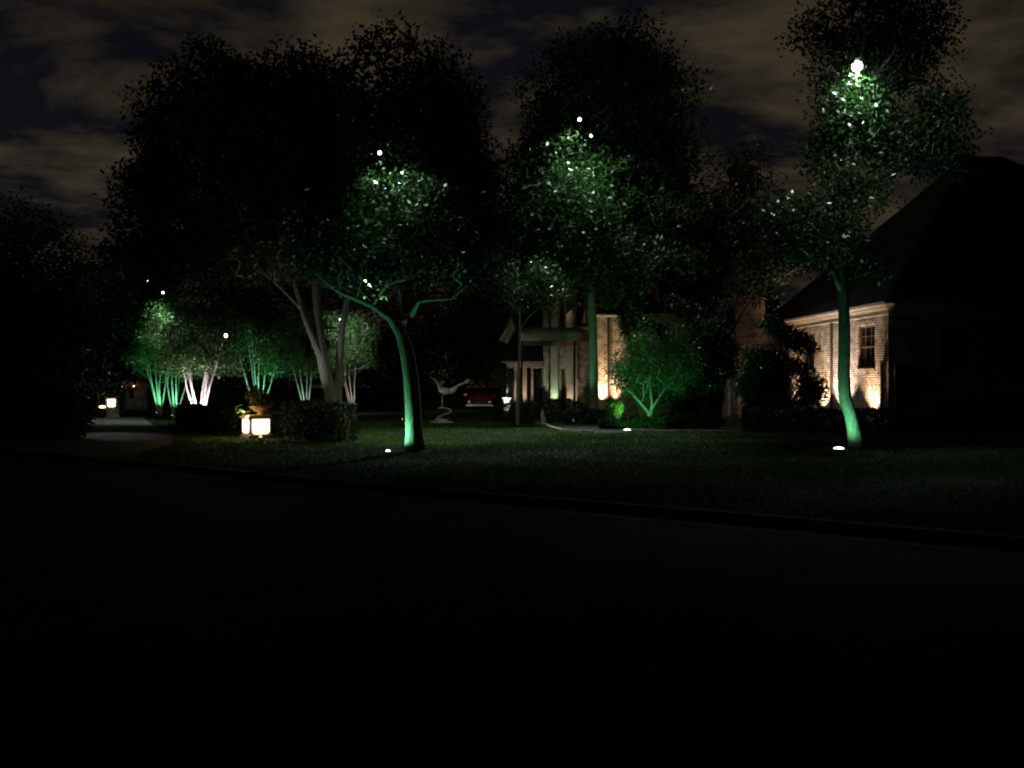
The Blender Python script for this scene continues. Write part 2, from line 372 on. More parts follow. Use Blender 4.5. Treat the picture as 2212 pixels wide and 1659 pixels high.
def hedge(name, label, pts, width, height, seed, leafm, dens=900, size=0.07, group=None):
    """clipped hedge that follows a line"""
    rng = np.random.default_rng(seed); t = thing(name, label, 'hedge', (pts[0][0], pts[0][1], 0), group)
    P = []; mb = MB(); tot = 0
    for i in range(len(pts)-1):
        a = np.array(pts[i]); b = np.array(pts[i+1]); l = np.linalg.norm(b-a); u = (b-a)/l; nn = np.array([-u[1], u[0]])
        m = int(l*(width+2*height)*dens)
        s = rng.uniform(-0.02, 1.02, m)*l; per = rng.uniform(-(width/2+height), width/2+height, m)
        side = np.where(np.abs(per) > width/2, np.sign(per)*width/2, per); zz_ = np.where(np.abs(per) > width/2, height-(np.abs(per)-width/2), height)
        dep = rng.exponential(0.05, m)
        x = a[0]+u[0]*s+nn[0]*side*(1-dep/width); y = a[1]+u[1]*s+nn[1]*side*(1-dep/width); z = zz_-dep*0.7
        Q = np.stack([x, y, z], 1); Q += (0.05*vnoise(Q, seed, 3.0))[:, None]*np.array([1, 1, 1.4])+rng.normal(0, 0.025, Q.shape)
        P.append(Q)
        cw = width/2-0.09
        c0, c1 = a+nn*cw, a-nn*cw; c2, c3 = b-nn*cw, b+nn*cw
        k = int(l/0.35)+1
        for j in range(k+1):
            q = a+(b-a)*j/k+nn*rng.uniform(-.1, .1)
            for e in range(3):
                mb.tube([(q[0], q[1], 0), (q[0]+rng.normal(0, .07), q[1]+rng.normal(0, .07), height*0.5), (q[0]+rng.normal(0, .14), q[1]+rng.normal(0, .14), height*0.9)], [0.02, 0.014, 0.006], 4, False)
    # the two cut ends
    for a_, b_ in ((pts[0], pts[1]), (pts[-1], pts[-2])):
        a = np.array(a_); b = np.array(b_); u = (a-b)/np.linalg.norm(a-b); nn = np.array([-u[1], u[0]])
        m = int(width*height*dens); s = rng.uniform(-width/2, width/2, m); z = rng.uniform(0, height, m)
        P.append(np.stack([a[0]+nn[0]*s+u[0]*rng.normal(0, .03, m), a[1]+nn[1]*s+u[1]*rng.normal(0, .03, m), z], 1))
    # inner leaves so that the hedge is dense
    for i in range(len(pts)-1):
        a = np.array(pts[i]); b = np.array(pts[i+1]); l = np.linalg.norm(b-a); u = (b-a)/l; nn = np.array([-u[1], u[0]]); m = int(l*width*height*dens*1.2)
        s = rng.uniform(0, l, m); q = rng.uniform(-width/2+.05, width/2-.05, m); z = rng.uniform(0.03, height-0.05, m)
        P.append(np.stack([a[0]+u[0]*s+nn[0]*q, a[1]+u[1]*s+nn[1]*q, z], 1))
    P = np.vstack(P); P = P[P[:, 2] > 0.01]
    V, F = leaf_quads(rng, P, size); mesh_obj('foliage', V, F, leafm, t); mb.build('stems', M['bark_dark'], t)
    return t

# ================================================================ SETTING
def sheet(name, poly, z, m, zb=None, kind='structure'):
    mb = MB(); n = len(poly)
    mb.v = [(p[0], p[1], z) for p in poly]; mb.f = [tuple(range(n))]
    if zb is not None:
        mb.v += [(p[0], p[1], zb) for p in poly]
        for i in range(n): j = (i+1) % n; mb.f.append((i, i+n, j+n, j))
    o = mb.build(name, m); o['kind'] = kind; return o
sheet('ground', [(-700,-60),(700,-60),(700,900),(-700,900)], -0.14, M['soil'])
kerb_pts = [(-60,55),(-30,34.5),(-15,24.2),(-10,20.4),(-7.2,18.2),(-3.7,15.5),(0,12.9),(2.3,11.4),(4.6,9.8),(8,7.3),(12,4.4),(22,-3),(50,-24)]
kp, _ = smooth_path([(a, b, 0) for a, b in kerb_pts], [0]*len(kerb_pts), 1.0)
kp = [(p.x, p.y) for p in kp]
sheet('road', [(-60,-40),(50,-40)]+kp[::-1], -0.132, M['asphalt'])
lawn = sheet('lawn', kp+[(120,-24),(300,600),(-300,600),(-60,60)], 0.0, M['lawn'])
def offset(pts, d):
    out = []
    for i, p in enumerate(pts):
        a = pts[max(i-1, 0)]; b = pts[min(i+1, len(pts)-1)]; u = Vector((b[0]-a[0], b[1]-a[1])).normalized(); out.append((p[0]-u.y*d, p[1]+u.x*d))
    return out
mb = MB(); prof = [(-0.42,-0.126),(-0.02,-0.118),(0.0,-0.02),(0.03,0.006),(0.16,0.008),(0.16,-0.05)]
rows = [offset(kp, d) for d, z in prof]; b0 = 0
for (d, z), r in zip(prof, rows): mb.v += [(p[0], p[1], z) for p in r]
for i in range(len(prof)-1):
    for k in range(len(kp)-1): mb.f.append((i*len(kp)+k, i*len(kp)+k+1, (i+1)*len(kp)+k+1, (i+1)*len(kp)+k))
tag(mb.build('kerb', M['kerbstone']), kind='structure')
sheet('driveway', [(-14.6,23.75),(-9.2,19.65),(-8.9,21.2),(-9.4,24.4),(-11.5,30),(-15.5,38),(-21,50),(-27,60),(-32,60),(-24.5,48),(-19.5,40),(-16.8,33),(-15.8,27)], 0.010, M['concrete'])
# front walk to the house, with a raised stone edge
walk = [(1.75,30.4),(2.7,29.5),(3.9,30.2),(4.1,31.6),(3.9,38),(3.6,48),(1.3,48),(0.75,42)]
sheet('path', walk, 0.006, M['flagstone'])
sheet('planting_bed', [(4.5,31.6),(6,30.9),(9,30.9),(12,27.0),(16,26.5),(30,27),(30,36),(15,36),(14,47),(4,47.8)], 0.009, M['mulch'])
def kerbstones(name, pts, w_, h, label):
    mb = MB(); rng = random.Random(3)
    for i in range(len(pts)-1):
        a = Vector(pts[i]); b = Vector(pts[i+1]); u = (b-a).normalized(); l = (b-a).length; k = max(1, int(l/0.42))
        F = (a, (u.x, u.y), (-u.y, u.x))
        for j in range(k):
            mb.fbox(F, l*j/k+0.008, l*(j+1)/k-0.008, -w_/2+rng.uniform(-.01, .01), w_/2, 0.0, h+rng.uniform(-.012, .012))
    o = mb.build(name, M['stone']); tag(o, label, 'edging'); return o
kerbstones('path_edging', [(0.66,42.0),(1.18,36.2),(1.70,30.35),(2.68,29.4)], 0.13, 0.11, 'pale stone edging that runs along the left side of the front walk')
kerbstones('path_edging', [(4.2,31.3),(5.5,30.7),(8.7,30.85),(8.9,30.85)], 0.10, 0.08, 'low stone edging between the walk and the mulch bed under the maple')

# lawn grass as blades where lamps reach it
rng = np.random.default_rng(5)
n = 560000
Y = 6+54*rng.uniform(0, 1, n)**1.5; X = rng.uniform(-0.42, 0.64, n)*Y
ky = np.interp(X, [p[0] for p in kp], [p[1] for p in kp])
keep = (Y > ky+0.25)
def inside(poly, X, Y):
    c = np.zeros(len(X), bool); m_ = len(poly)
    for i in range(m_):
        x1, y1 = poly[i]; x2, y2 = poly[(i+1) % m_]
        t_ = ((y1 > Y) != (y2 > Y)) & (X < (x2-x1)*(Y-y1)/((y2-y1) if y2 != y1 else 1e-9)+x1); c ^= t_
    return c
keep &= ~inside(walk, X, Y)
keep &= ~inside([(-14.6,23.0),(-9.0,19),(-8.7,21.2),(-9.3,24.4),(-11.5,30),(-15.5,38),(-21,50),(-27,60),(-32,60),(-24.5,48),(-19.5,40),(-16.8,33),(-15.9,27)], X, Y)
keep &= rng.uniform(0, 1, n) < 0.62+0.75*vnoise(np.stack([X*.6, Y*1.5, X*0], 1), 19, 1.1)+0.4*vnoise(np.stack([X, Y, X*0], 1), 29, 4.0)
X = X[keep]; Y = Y[keep]; m_ = len(X)
ang = rng.uniform(0, 2*PI, m_); hh = rng.uniform(0.03, 0.075, m_)*(0.8+0.5*vnoise(np.stack([X, Y, X*0], 1), 9, 0.9)); ww = 0.004+Y*0.0005
lean = rng.normal(0, 0.03, (m_, 2))
V = np.stack([np.stack([X-np.cos(ang)*ww, Y-np.sin(ang)*ww, X*0-0.002], 1), np.stack([X+np.cos(ang)*ww, Y+np.sin(ang)*ww, X*0-0.002], 1),
              np.stack([X+lean[:, 0], Y+lean[:, 1], hh], 1)], 1).reshape(-1, 3)
tag(mesh_obj('grass', V, np.arange(m_*3).reshape(-1, 3), M['grass_blade']), 'mown green grass blades on the front lawn', 'grass', kind='stuff')

# autumn litter caught in the gutter and on the lawn edge
n = 5200; i_ = rng.integers(12, len(kp)-30, n); off = np.where(rng.uniform(0, 1, n) < .5, rng.normal(-0.22, .16, n), rng.normal(0.9, 1.6, n))
kx = np.array([p[0] for p in kp])[i_]+rng.uniform(-.5, .5, n); kyy = np.interp(kx, [p[0] for p in kp], [p[1] for p in kp])+off*1.2
C = np.stack([kx, kyy, np.where(kyy < np.interp(kx, [p[0] for p in kp], [p[1] for p in kp]), -0.105, 0.03)], 1)
V, F = leaf_quads(rng, C, 0.07); V[:, 2] = np.repeat(C[:, 2], 4)+(V[:, 2]-np.repeat(C[:, 2], 4))*.25
M['litter'] = leaf_mat('dry_leaf', (.06, .045, .025), (.22, .17, .10), .7, .1)
tag(mesh_obj('fallen_leaves', V, F, M['litter']), 'dry fallen leaves scattered in the gutter and along the lawn edge', 'leaves', kind='stuff')
for k_, (cx_, cy_) in enumerate(((at(895, 0, 21.45).x, 21.45), (at(1850, 0, 22.75).x, 22.75))):
    sheet('planting_bed', [(cx_+(.52+.1*math.sin(3*a_+k_))*math.cos(a_), cy_+(.52+.1*math.cos(2*a_))*math.sin(a_)) for a_ in [2*PI*j_/22 for j_ in range(22)]], 0.022, M['mulch'])

# ================================================================ HOUSE
house = thing('brick_house', 'large steep roofed brick house with lit wall bases behind the front trees', 'house', (10, 46, 0))
def wall(F, u0, u1, z0, z1, holes, parent, m=None, t=0.3, name='wall'):
    us = sorted(set([u0, u1]+[h[0] for h in holes]+[h[1] for h in holes])); zs = sorted(set([z0, z1]+[h[2] for h in holes]+[h[3] for h in holes]))
    mb = MB()
    for i in range(len(us)-1):
        for j in range(len(zs)-1):
            uc = (us[i]+us[i+1])/2; zc = (zs[j]+zs[j+1])/2
            if any(h[0] < uc < h[1] and h[2] < zc < h[3] for h in holes): continue
            mb.fbox(F, us[i], us[i+1], -t, 0, zs[j], zs[j+1])
    return mb.build(name, m or M['brick'], parent)
def window(F, h, parent, cols=3, rows=4, blind=None):
    u0, u1, z0, z1 = h
    mb = MB(); fw = 0.075
    mb.fbox(F, u0, u0+fw, -0.20, -0.06, z0, z1); mb.fbox(F, u1-fw, u1, -0.20, -0.06, z0, z1)
    mb.fbox(F, u0+fw, u1-fw, -0.20, -0.06, z0, z0+fw); mb.fbox(F, u0+fw, u1-fw, -0.20, -0.06, z1-fw, z1)
    mz = (z0+z1)/2; mb.fbox(F, u0+fw, u1-fw, -0.17, -0.09, mz-0.03, mz+0.03)
    for i in range(1, cols):
        u = u0+(u1-u0)*i/cols; mb.fbox(F, u-0.017, u+0.017, -0.16, -0.10, z0+fw, mz-0.03); mb.fbox(F, u-0.017, u+0.017, -0.16, -0.10, mz+0.03, z1-fw)
    for j in range(1, rows):
        z = z0+(z1-z0)*j/rows
        if abs(z-mz) < 0.05: continue
        for i in range(cols):
            a = u0+(u1-u0)*i/cols+(fw if i == 0 else 0.017); b = u0+(u1-u0)*(i+1)/cols-(fw if i == cols-1 else 0.017)
            mb.fbox(F, a, b, -0.155, -0.105, z-0.014, z+0.014)
    wo = mb.build('window', M['wood'], parent)
    g = MB(); g.fbox(F, u0+0.03, u1-0.03, -0.145, -0.135, z0+0.03, z1-0.03); g.build('pane', M['glass'], wo)
    s_ = MB(); s_.fbox(F, u0-0.08, u1+0.08, -0.2, 0.06, z0-0.09, z0-0.002); s_.build('sill', M['stone'], wo)
    return wo

# right wing: its long side wall runs away from the viewer
A = Vector((15.27, 36.0)); B = Vector((14.37, 45.7)); U = (B-A).normalized(); FS = (A, (U.x, U.y), (-U.y, U.x))   # normal to the left
SL = (B-A).length+2.5
hol = [(1.10, 2.55, 2.34, 4.18), (6.95, 8.2, 2.34, 4.2)]
wall(FS, 0, SL, 0, 4.5, hol, house)
for h in hol: window(FS, h, house)
UF = (-FS[2][0], -FS[2][1]); FF = (A, UF, (FS[1][0]*-1, FS[1][1]*-1))       # front wall of the wing, facing the street
hol2 = [(2.2, 3.5, 2.3, 4.1), (4.6, 5.9, 2.3, 4.1), (9.6, 10.9, 2.3, 4.1), (13, 14.3, 2.3, 4.1)]
wall(FF, 0, 19, 0, 4.5, hol2, house)
for h in hol2: window(FF, h, house)
def cornice(F, u0, u1, z, parent, name='cornice', e0=0, e1=0):
    mb = MB()
    for (n1, za, zb) in ((0.06, 0, 0.05), (0.035, 0.052, 0.20), (0.10, 0.202, 0.26), (0.17, 0.262, 0.36), (0.26, 0.362, 0.40), (0.33, 0.402, 0.50)):
        mb.fbox(F, u0-e0*n1, u1+e1*n1, -0.28, n1, z+za, z+zb)
    return mb.build(name, M['trim'], parent)
cornice(FS, 0, SL, 4.5, house, e0=1); cornice(FF, 0.002, 19, 4.497, house)
# soldier course, quoins, plinth at the corner and the window heads
for h in hol:
    k = 11; mb = MB()
    for i in range(k):
        a = h[0]-0.08+(h[1]-h[0]+0.16)*i/k; mb.fbox(FS, a+0.006, a+(h[1]-h[0]+0.16)/k-0.006, 0, 0.02, h[3]+0.01, h[3]+0.21)
    mb.fbox(FS, h[0]-0.07, h[1]+0.07, -0.05, 0.012, h[3]+0.02, h[3]+0.20)
    mb.build('window_head', M['brick'], house)
mb = MB()
for u in (4.92,):
    mb.fbox(FS, u, u+0.10, 0.02, 0.11, 0.1, 4.5)
mb.build('downspout', M['copper'], house)
mb = MB(); mb.fbox(FS, 0.35, 0.45, 0.02, 0.11, 0.1, 2.55); mb.fbox(FS, 0.10, 0.45, 0.02, 0.11, 2.552, 2.65); mb.build('downspout', M['copper'], house)

def slab(mb, pts, t=0.12):
    """thick roof plane from 3 or 4 corners"""
    P = [Vector(p) for p in pts]; nrm = (P[1]-P[0]).cross(P[2]-P[0]).normalized()
    if nrm.z < 0: nrm = -nrm
    k = len(P); mb.add([p for p in P]+[p-nrm*t for p in P], [tuple(range(k)), tuple(range(2*k-1, k-1, -1))]+[(i, (i+1) % k, (i+1) % k+k, i+k) for i in range(k)])
def P3(F, u, n, z): return Vector((F[0][0]+F[1][0]*u+F[2][0]*n, F[0][1]+F[1][1]*u+F[2][1]*n, z))
ez = 5.0
c1 = P3(FF, -0.36, 0.36, ez); c2 = P3(FF, 19.4, 0.36, ez); c3 = P3(FF, -0.36, -13.2, ez); c4 = P3(FF, 19.4, -13.2, ez)
r1 = Vector((22.3, 43.6, 12.9)); r2 = Vector((24.2, 43.7, 12.9))
mb = MB(); slab(mb, [c1, c2, r2, r1]); slab(mb, [c1, r1, c3]); slab(mb, [c3, r1, r2, c4]); slab(mb, [c2, c4, r2]); mb.build('roof', M['slate'], house)

# main block, eaves facing the street
FM = (Vector((4.6, 48.0)), (1, 0), (0, -1))
holm = [(2.6, 3.9, 1.0, 3.2), (2.6, 3.9, 3.7, 5.0), (5.6, 6.9, 1.0, 3.2), (7.6, 8.9, 1.0, 3.2)]
wall(FM, 0, 9.7, 0, 5.35, holm, house)
for h in holm: window(FM, h, house)
mb = MB(); mb.fbox(FM, -0.2, 5.6, 0.30, 0.44, 5.36, 5.46); mb.fbox(FM, 8.4, 9.7, 0.30, 0.44, 5.36, 5.46); mb.build('gutter', M['trim'], house)
mb = MB(); mb.fbox(FM, 0.56, 0.66, 0.02, 0.12, 0.1, 5.35); mb.build('downspout', M['copper'], house)
mb = MB(); slab(mb, [(4.2, 47.55, 5.40), (14.6, 47.55, 5.40), (14.6, 54.5, 11.6), (4.2, 54.5, 11.6)]); slab(mb, [(4.2, 54.5, 11.6), (14.6, 54.5, 11.6), (14.6, 62, 5.4), (4.2, 62, 5.4)])
mb.build('roof', M['slate'], house)
FG = (Vector((4.4, 48.2)), (0, 1), (-1, 0))
mb = MB(); mb.add([(4.42, 48.3, 0), (4.42, 61.5, 0), (4.42, 61.5, 5.3), (4.42, 54.5, 11.3), (4.42, 48.3, 5.6), (4.72, 48.3, 0), (4.72, 61.5, 0), (4.72, 61.5, 5.3), (4.72, 54.5, 11.3), (4.72, 48.3, 5.6)],
    [(0, 1, 2, 3, 4), (9, 8, 7, 6, 5), (0, 4, 9, 5), (1, 6, 7, 2), (2, 7, 8, 3), (3, 8, 9, 4)]); mb.build('gable_wall', M['brick'], house)
# two steep dormers standing on the eaves
for dx_, zt, wd in ((5.95, 7.35, 0.38), (7.55, 9.0, 0.55)):
    d = thing  # keep name free
    yb = 48.15 if dx_ < 7 else 48.6; zb = 5.45 if dx_ < 7 else 5.9
    mb = MB(); mb.add([(dx_-wd, yb, zb), (dx_+wd, yb, zb), (dx_+wd*.25, yb, zt-0.5), (dx_, yb, zt), (dx_-wd*.25, yb, zt-0.5), (dx_-wd, yb+2.2, zb), (dx_+wd, yb+2.2, zb), (dx_, yb+3.4, zt)],
        [(0, 1, 2, 3, 4), (1, 6, 7, 3, 2), (0, 4, 3, 7, 5), (0, 5, 6, 1)])
    dm = mb.build('dormer', M['stone'], house)
    f = MB(); f.tube([(dx_-wd-.03, yb-.05, zb), (dx_, yb-.05, zt+.05)], [.04, .03], 6); f.tube([(dx_+wd+.03, yb-.05, zb), (dx_, yb-.05, zt+.05)], [.04, .03], 6); f.build('dormer_trim', M['trim'], dm)
    g = MB(); g.fbox((Vector((dx_, yb)), (1, 0), (0, -1)), -wd*.45, wd*.45, 0.005, 0.03, zb+0.15, zb+0.75); g.build('pane', M['glass'], dm)
# chimney
ch = thing; cxm = 14.2
cc = at(1603, 500, 46.5); x = cc.x
mb = MB(); mb.box(x-0.95, 45.6, 0, x+0.95, 46.9, 5.9)
mb.hexa([(x-0.95, 45.6, 5.902), (x+0.95, 45.6, 5.902), (x+0.95, 46.9, 5.902), (x-0.95, 46.9, 5.902), (x-0.62, 45.85, 7.3), (x+0.5, 45.85, 7.3), (x+0.5, 46.75, 7.3), (x-0.62, 46.75, 7.3)])
mb.box(x-0.62, 45.85, 7.302, x+0.5, 46.75, 12.6); chim = mb.build('chimney', M['brick'], house)
mb = MB(); mb.box(x-0.70, 45.77, 12.602, x+0.58, 46.83, 12.78); mb.box(x-0.76, 45.71, 12.782, x+0.64, 46.89, 12.95); mb.build('chimney_cap', M['stone'], chim)
mb = MB(); mb.lathe((x-0.3, 46.3, 12.95), [(0.16, 0), (0.14, 0.3), (0.17, 0.34), (0.13, 0.36)], 12); mb.lathe((x+0.2, 46.3, 12.95), [(0.16, 0), (0.14, 0.3), (0.17, 0.34), (0.13, 0.36)], 12); mb.build('chimney_pot', M['terra'], chim)
# entry block: two storeys, stone pilasters
FE = (Vector((1.75, 50.0)), (1, 0), (0, -1))
hole = [(0.95, 1.20, 4.9, 7.2), (1.0, 1.25, 0.1, 2.6), (1.85, 2.5, 4.9, 7.2)]
wall(FE, 0, 2.9, 0, 8.6, hole, house)
for h in hole: window(FE, h, house, cols=1)
mb = MB(); mb.fbox(FE, 0.42, 0.82, 0.0, 0.28, 0, 8.3); mb.build('pilaster', M['stone'], house)
mb = MB(); mb.fbox(FE, 1.30, 1.68, 0.0, 0.30, 0, 5.5); mb.hexa([P3(FE, 1.26, 0, 5.502), P3(FE, 1.72, 0, 5.502), P3(FE, 1.72, .36, 5.502), P3(FE, 1.26, .36, 5.502), P3(FE, 1.26, 0, 5.62), P3(FE, 1.72, 0, 5.98), P3(FE, 1.72, .36, 5.98), P3(FE, 1.26, .36, 5.62)])
mb.fbox(FE, 1.32, 1.66, 0.0, 0.12, 5.99, 8.3); mb.build('pilaster', M['stone'], house)
mb = MB(); mb.fbox(FE, 1.76, 1.92, 0.0, 0.2, 0, 3.9); mb.build('pilaster', M['stone'], house)
mb = MB(); slab(mb, [(1.2, 49.5, 8.6), (3.2, 49.5, 11.8), (3.2, 58, 11.8), (1.2, 58, 8.6)]); slab(mb, [(3.2, 49.5, 11.8), (5.2, 49.5, 8.6), (5.2, 58, 8.6), (3.2, 58, 11.8)]); mb.build('roof', M['slate'], house)
mb = MB(); mb.add([(1.75, 49.98, 8.602), (4.65, 49.98, 8.602), (3.2, 49.98, 11.4), (1.75, 49.7+.5, 8.602), (4.65, 50.2, 8.602), (3.2, 50.2, 11.4)], [(0, 1, 2), (5, 4, 3), (0, 3, 4, 1), (1, 4, 5, 2), (2, 5, 3, 0)]); mb.build('gable_wall', M['brick'], house)
# low porch on the left with square posts
mb = MB(); mb.box(-0.3, 49.2, 2.62, 1.74, 53, 2.95); mb.build('porch_beam', M['trim'], house)
for xa, xb in ((0.12, 0.30), (0.55, 0.82), (1.06, 1.18)):
    mb = MB(); mb.box(xa, 49.3, 0.0, xb, 49.55, 2.618); mb.build('porch_post', M['stone'], house)
mb = MB(); mb.box(-0.3, 53.0, 0, 1.7, 53.25, 5.2); mb.build('wall', M['brick'], house)
mb = MB(); slab(mb, [(-0.6, 48.9, 2.96), (1.74, 48.9, 2.96), (1.74, 54, 6.4), (-0.6, 54, 6.4)]); mb.build('porch_roof', M['slate'], house)
# canvas canopy over the front door, rounded end, on two slim posts
can = thing('entrance_canopy', 'grey brown canvas canopy with a rounded end over the front door', 'canopy', (2.0, 44, 0))
x0 = at(1122, 0, 44).x; x1 = at(1276, 0, 44).x; zb = at(0, 737, 44).z; zt = at(0, 705, 44).z
mb = MB(); nseg = 14; prof = []
xs = [x0+(x1-x0-0.75)*i/10 for i in range(11)]+[x1-0.75+0.75*math.sin(PI/2*i/6) for i in range(1, 7)]
rows_ = []
for i, xx in enumerate(xs):
    s_ = 1.0 if xx <= x1-0.75 else max(0.04, math.cos(math.asin(min(1, (xx-(x1-0.75))/0.75))))
    sag = -0.015*math.sin(i*PI*1.0/2.0)**2
    r_ = []
    for k in range(nseg+1):
        t_ = PI*k/nseg; r_.append((xx, 44.0-math.cos(t_)*2.6*(0.35+0.65*s_)+1.6, zb+0.17+(zt-zb-0.17)*math.sin(t_)**0.55*(0.3+0.7*s_)+sag))
    rows_.append(r_)
for r_ in rows_: mb.v += r_
for i in range(len(rows_)-1):
    for k in range(nseg): a = i*(nseg+1)+k; mb.f.append((a, a+1, a+nseg+2, a+nseg+1))
k0 = len(mb.v); mb.f.append(tuple(range(nseg+1)))
cv = mb.build('canopy_cover', M['awning'], can, True)
sm = cv.modifiers.new('thick', 'SOLIDIFY'); sm.thickness = 0.02
for e_, yo in ((0, -0.004), (nseg, 0.004)):
    mb = MB()
    for i in range(len(rows_)-1):
        a, b = rows_[i][e_], rows_[i+1][e_]
        mb.add([(a[0], a[1]+yo, a[2]), (b[0], b[1]+yo, b[2]), (b[0], b[1]+yo, b[2]-0.20), (a[0], a[1]+yo, a[2]-0.20)], [(0, 1, 2, 3)])
    vl = mb.build('valance', M['awning'], can); sm = vl.modifiers.new('thick', 'SOLIDIFY'); sm.thickness = 0.012
for xx in (x0+0.12, x1-0.85):
    mb = MB(); mb.tube([(xx, 43.1, 0), (xx, 43.1, zb+0.15)], [0.035, 0.035], 8); mb.build('post', M['metal'], can)

# ================================================================ LAMPS
WARM = (1.0, 0.66, 0.38); GREEN = (0.19, 1.0, 0.45); GW = (0.62, 1.0, 0.80); WHITE = (0.74, 1.0, 0.84)
lens_g = emit('lamp_lens_green_white', (0.70, 1.0, 0.85), 7); lens_w = emit('lamp_lens_warm', (1.0, 0.72, 0.42), 6)
lens_c = emit('lamp_lens_cool', (0.86, 0.97, 1.0), 8); lens_green = emit('lamp_lens_green', (0.30, 1.0, 0.48), 2.4)
def ground_lamp(loc, r, energy, color, target, label, lens, angle=75, blend=0.7, group='round lamps set flush in the ground', grass=0, radius=0.06):
    loc = Vector((loc[0], loc[1], 0)); t = thing('ground_lamp', label, 'lamp', loc, group)
    mb = MB(); mb.lathe(loc, [(r*1.22, -0.02), (r*1.22, 0.028), (r*1.02, 0.036), (r*1.0, 0.02)], 24); mb.build('housing', M['metal'], t)
    mb = MB(); mb.lathe(loc+Vector((0, 0, 0.021)), [(r*0.98, 0), (r*0.9, 0.028), (r*0.5, 0.048), (0.002, 0.054)], 24); mb.build('lens', lens, t, True)
    if grass:
        g = MB(); rr = random.Random(int(grass))
        for k in range(46):
            a = rr.uniform(0, 2*PI); q = r*rr.uniform(0.85, 1.4); p = loc+Vector((math.cos(a)*q, math.sin(a)*q, 0))
            g.add([p+Vector((-0.006, 0, 0)), p+Vector((0.006, 0, 0)), p+Vector((rr.uniform(-.03, .03), rr.uniform(-.03, .03), rr.uniform(.05, .10)))], [(0, 1, 2)])
        g.build('grass_fringe', M['grass_blade'], t)
    lamp('SPOT', 'light', loc+Vector((0, 0, 0.12)), energy, color, t, target, angle, blend, radius); return t
def spot_stake(loc, target, energy, color, label, lens, group='bullet uplights on short stakes along the house', angle=85, blend=0.8, h=0.16, cat='uplight', radius=0.03):
    loc = Vector((loc[0], loc[1], 0)); t = thing('uplight', label, cat, loc, group); d = (Vector(target)-loc).normalized(); p = loc+Vector((0, 0, h))
    mb = MB(); mb.tube([loc, p], [0.012, 0.012], 6); mb.build('stake', M['metal'], t)
    mb = MB(); mb.tube([p-d*0.06, p+d*0.07], [0.035, 0.045], 12); mb.build('housing', M['metal'], t)
    mb = MB(); mb.tube([p+d*0.071, p+d*0.078], [0.038, 0.036], 12); mb.build('lens', lens, t)
    lamp('SPOT', 'light', p+d*0.10, energy, color, t, target, angle, blend, radius); return t
def tree_lamp(p, r, energy, color, label, lens, kind='SPOT', target=None, angle=128, group='lamps hung high in the trees', down=None):
    p = Vector(p); t = thing('tree_lamp', label, 'lamp', p, group)
    mb = MB(); mb.tube([p+Vector((0, 0.10, r*3.2)), p+Vector((0, 0.05, r*1.3)), p+Vector((0, 0, r*0.8))], [0.015, 0.02, r*0.75], 10); mb.build('shade', M['metal'], t)
    mb = MB(); mb.lathe(p, [(r*0.3, -r*0.95), (r*0.75, -r*0.66), (r, 0), (r*0.78, r*0.6), (r*0.5, r*0.8)], 16); b_ = mb.build('bulb', lens, t, True)
    lamp('POINT', 'light', p+Vector((0, -r*0.9, -r*1.25)), energy, color, t, radius=max(0.04, r*0.5)) if kind == 'POINT' else lamp('SPOT', 'light', p+Vector((0, -r*.3, -r*1.2)), energy, color, t, target if target is not None else p+Vector((0, 0, -1)), angle, 0.7, 0.06)
    if down: lamp('SPOT', 'down_light', p+Vector((0, -r*.4, -r*1.3)), down[0], color, t, down[1], down[2], 0.8, 0.08)
    return t

# ---- front trees
# A: forked tree left of centre
YA = 21.45
gA = at(895, 972, YA)
stA = [([tuple(at(897, 972, YA)), tuple(at(893, 900, YA)), tuple(at(888, 820, YA)), tuple(at(880, 765, YA)), tuple(at(868, 722, YA)), tuple(at(845, 688, YA-.05)), tuple(at(805, 660, YA-.15)), tuple(at(770, 645, YA-.3)), tuple(at(735, 632, YA-.5)), tuple(at(700, 606, YA-.8)), tuple(at(660, 560, YA-1.1))],
        [0.205, 0.195, 0.185, 0.175, 0.15, 0.10, 0.075, 0.06, 0.05, 0.035, 0.02]),
       ([tuple(at(872, 735, YA)), tuple(at(880, 690, YA+.2)), tuple(at(872, 640, YA+.3)), tuple(at(850, 560, YA+.4)), tuple(at(838, 470, YA+.3)), tuple(at(830, 380, YA)), tuple(at(825, 260, YA)), tuple(at(828, 170, YA))],
        [0.14, 0.12, 0.105, 0.085, 0.07, 0.055, 0.035, 0.015]),
       ([tuple(at(884, 712, YA+.1)), tuple(at(893, 672, YA-.15)), tuple(at(903, 652, YA-.3)), tuple(at(930, 647, YA-.4)), tuple(at(975, 645, YA-.6)), tuple(at(1020, 600, YA-.8))],
        [0.09, 0.075, 0.05, 0.038, 0.03, 0.015]),
       ([tuple(at(822, 672, YA-.1)), tuple(at(795, 640, YA)), tuple(at(775, 600, YA+.1)), tuple(at(735, 540, YA+.2))], [0.06, 0.045, 0.035, 0.02]),
       ([tuple(at(868, 650, YA+.3)), tuple(at(905, 560, YA+.2)), tuple(at(950, 470, YA)), tuple(at(985, 380, YA-.2))], [0.075, 0.06, 0.045, 0.02])]
grow_tree('shade_tree', 'broad forked shade tree left of centre, curved trunk glowing green', 'tree', stA,
          [E(860, 330, YA, 190, 250, 2.6), E(760, 430, YA, 150, 170, 2.3), E(980, 450, YA, 130, 170, 2.2), E(700, 250, YA+1, 110, 140, 2), E(980, 250, YA+.5, 60, 80, 1.2), E(860, 560, YA-.3, 210, 70, 2.0)],
          1300, 46, 0.115, 11, M['bark'], M['leaf'], sig=0.24, group='front lawn shade trees', zmin=3.4, thr=-0.16, sc=1.9)
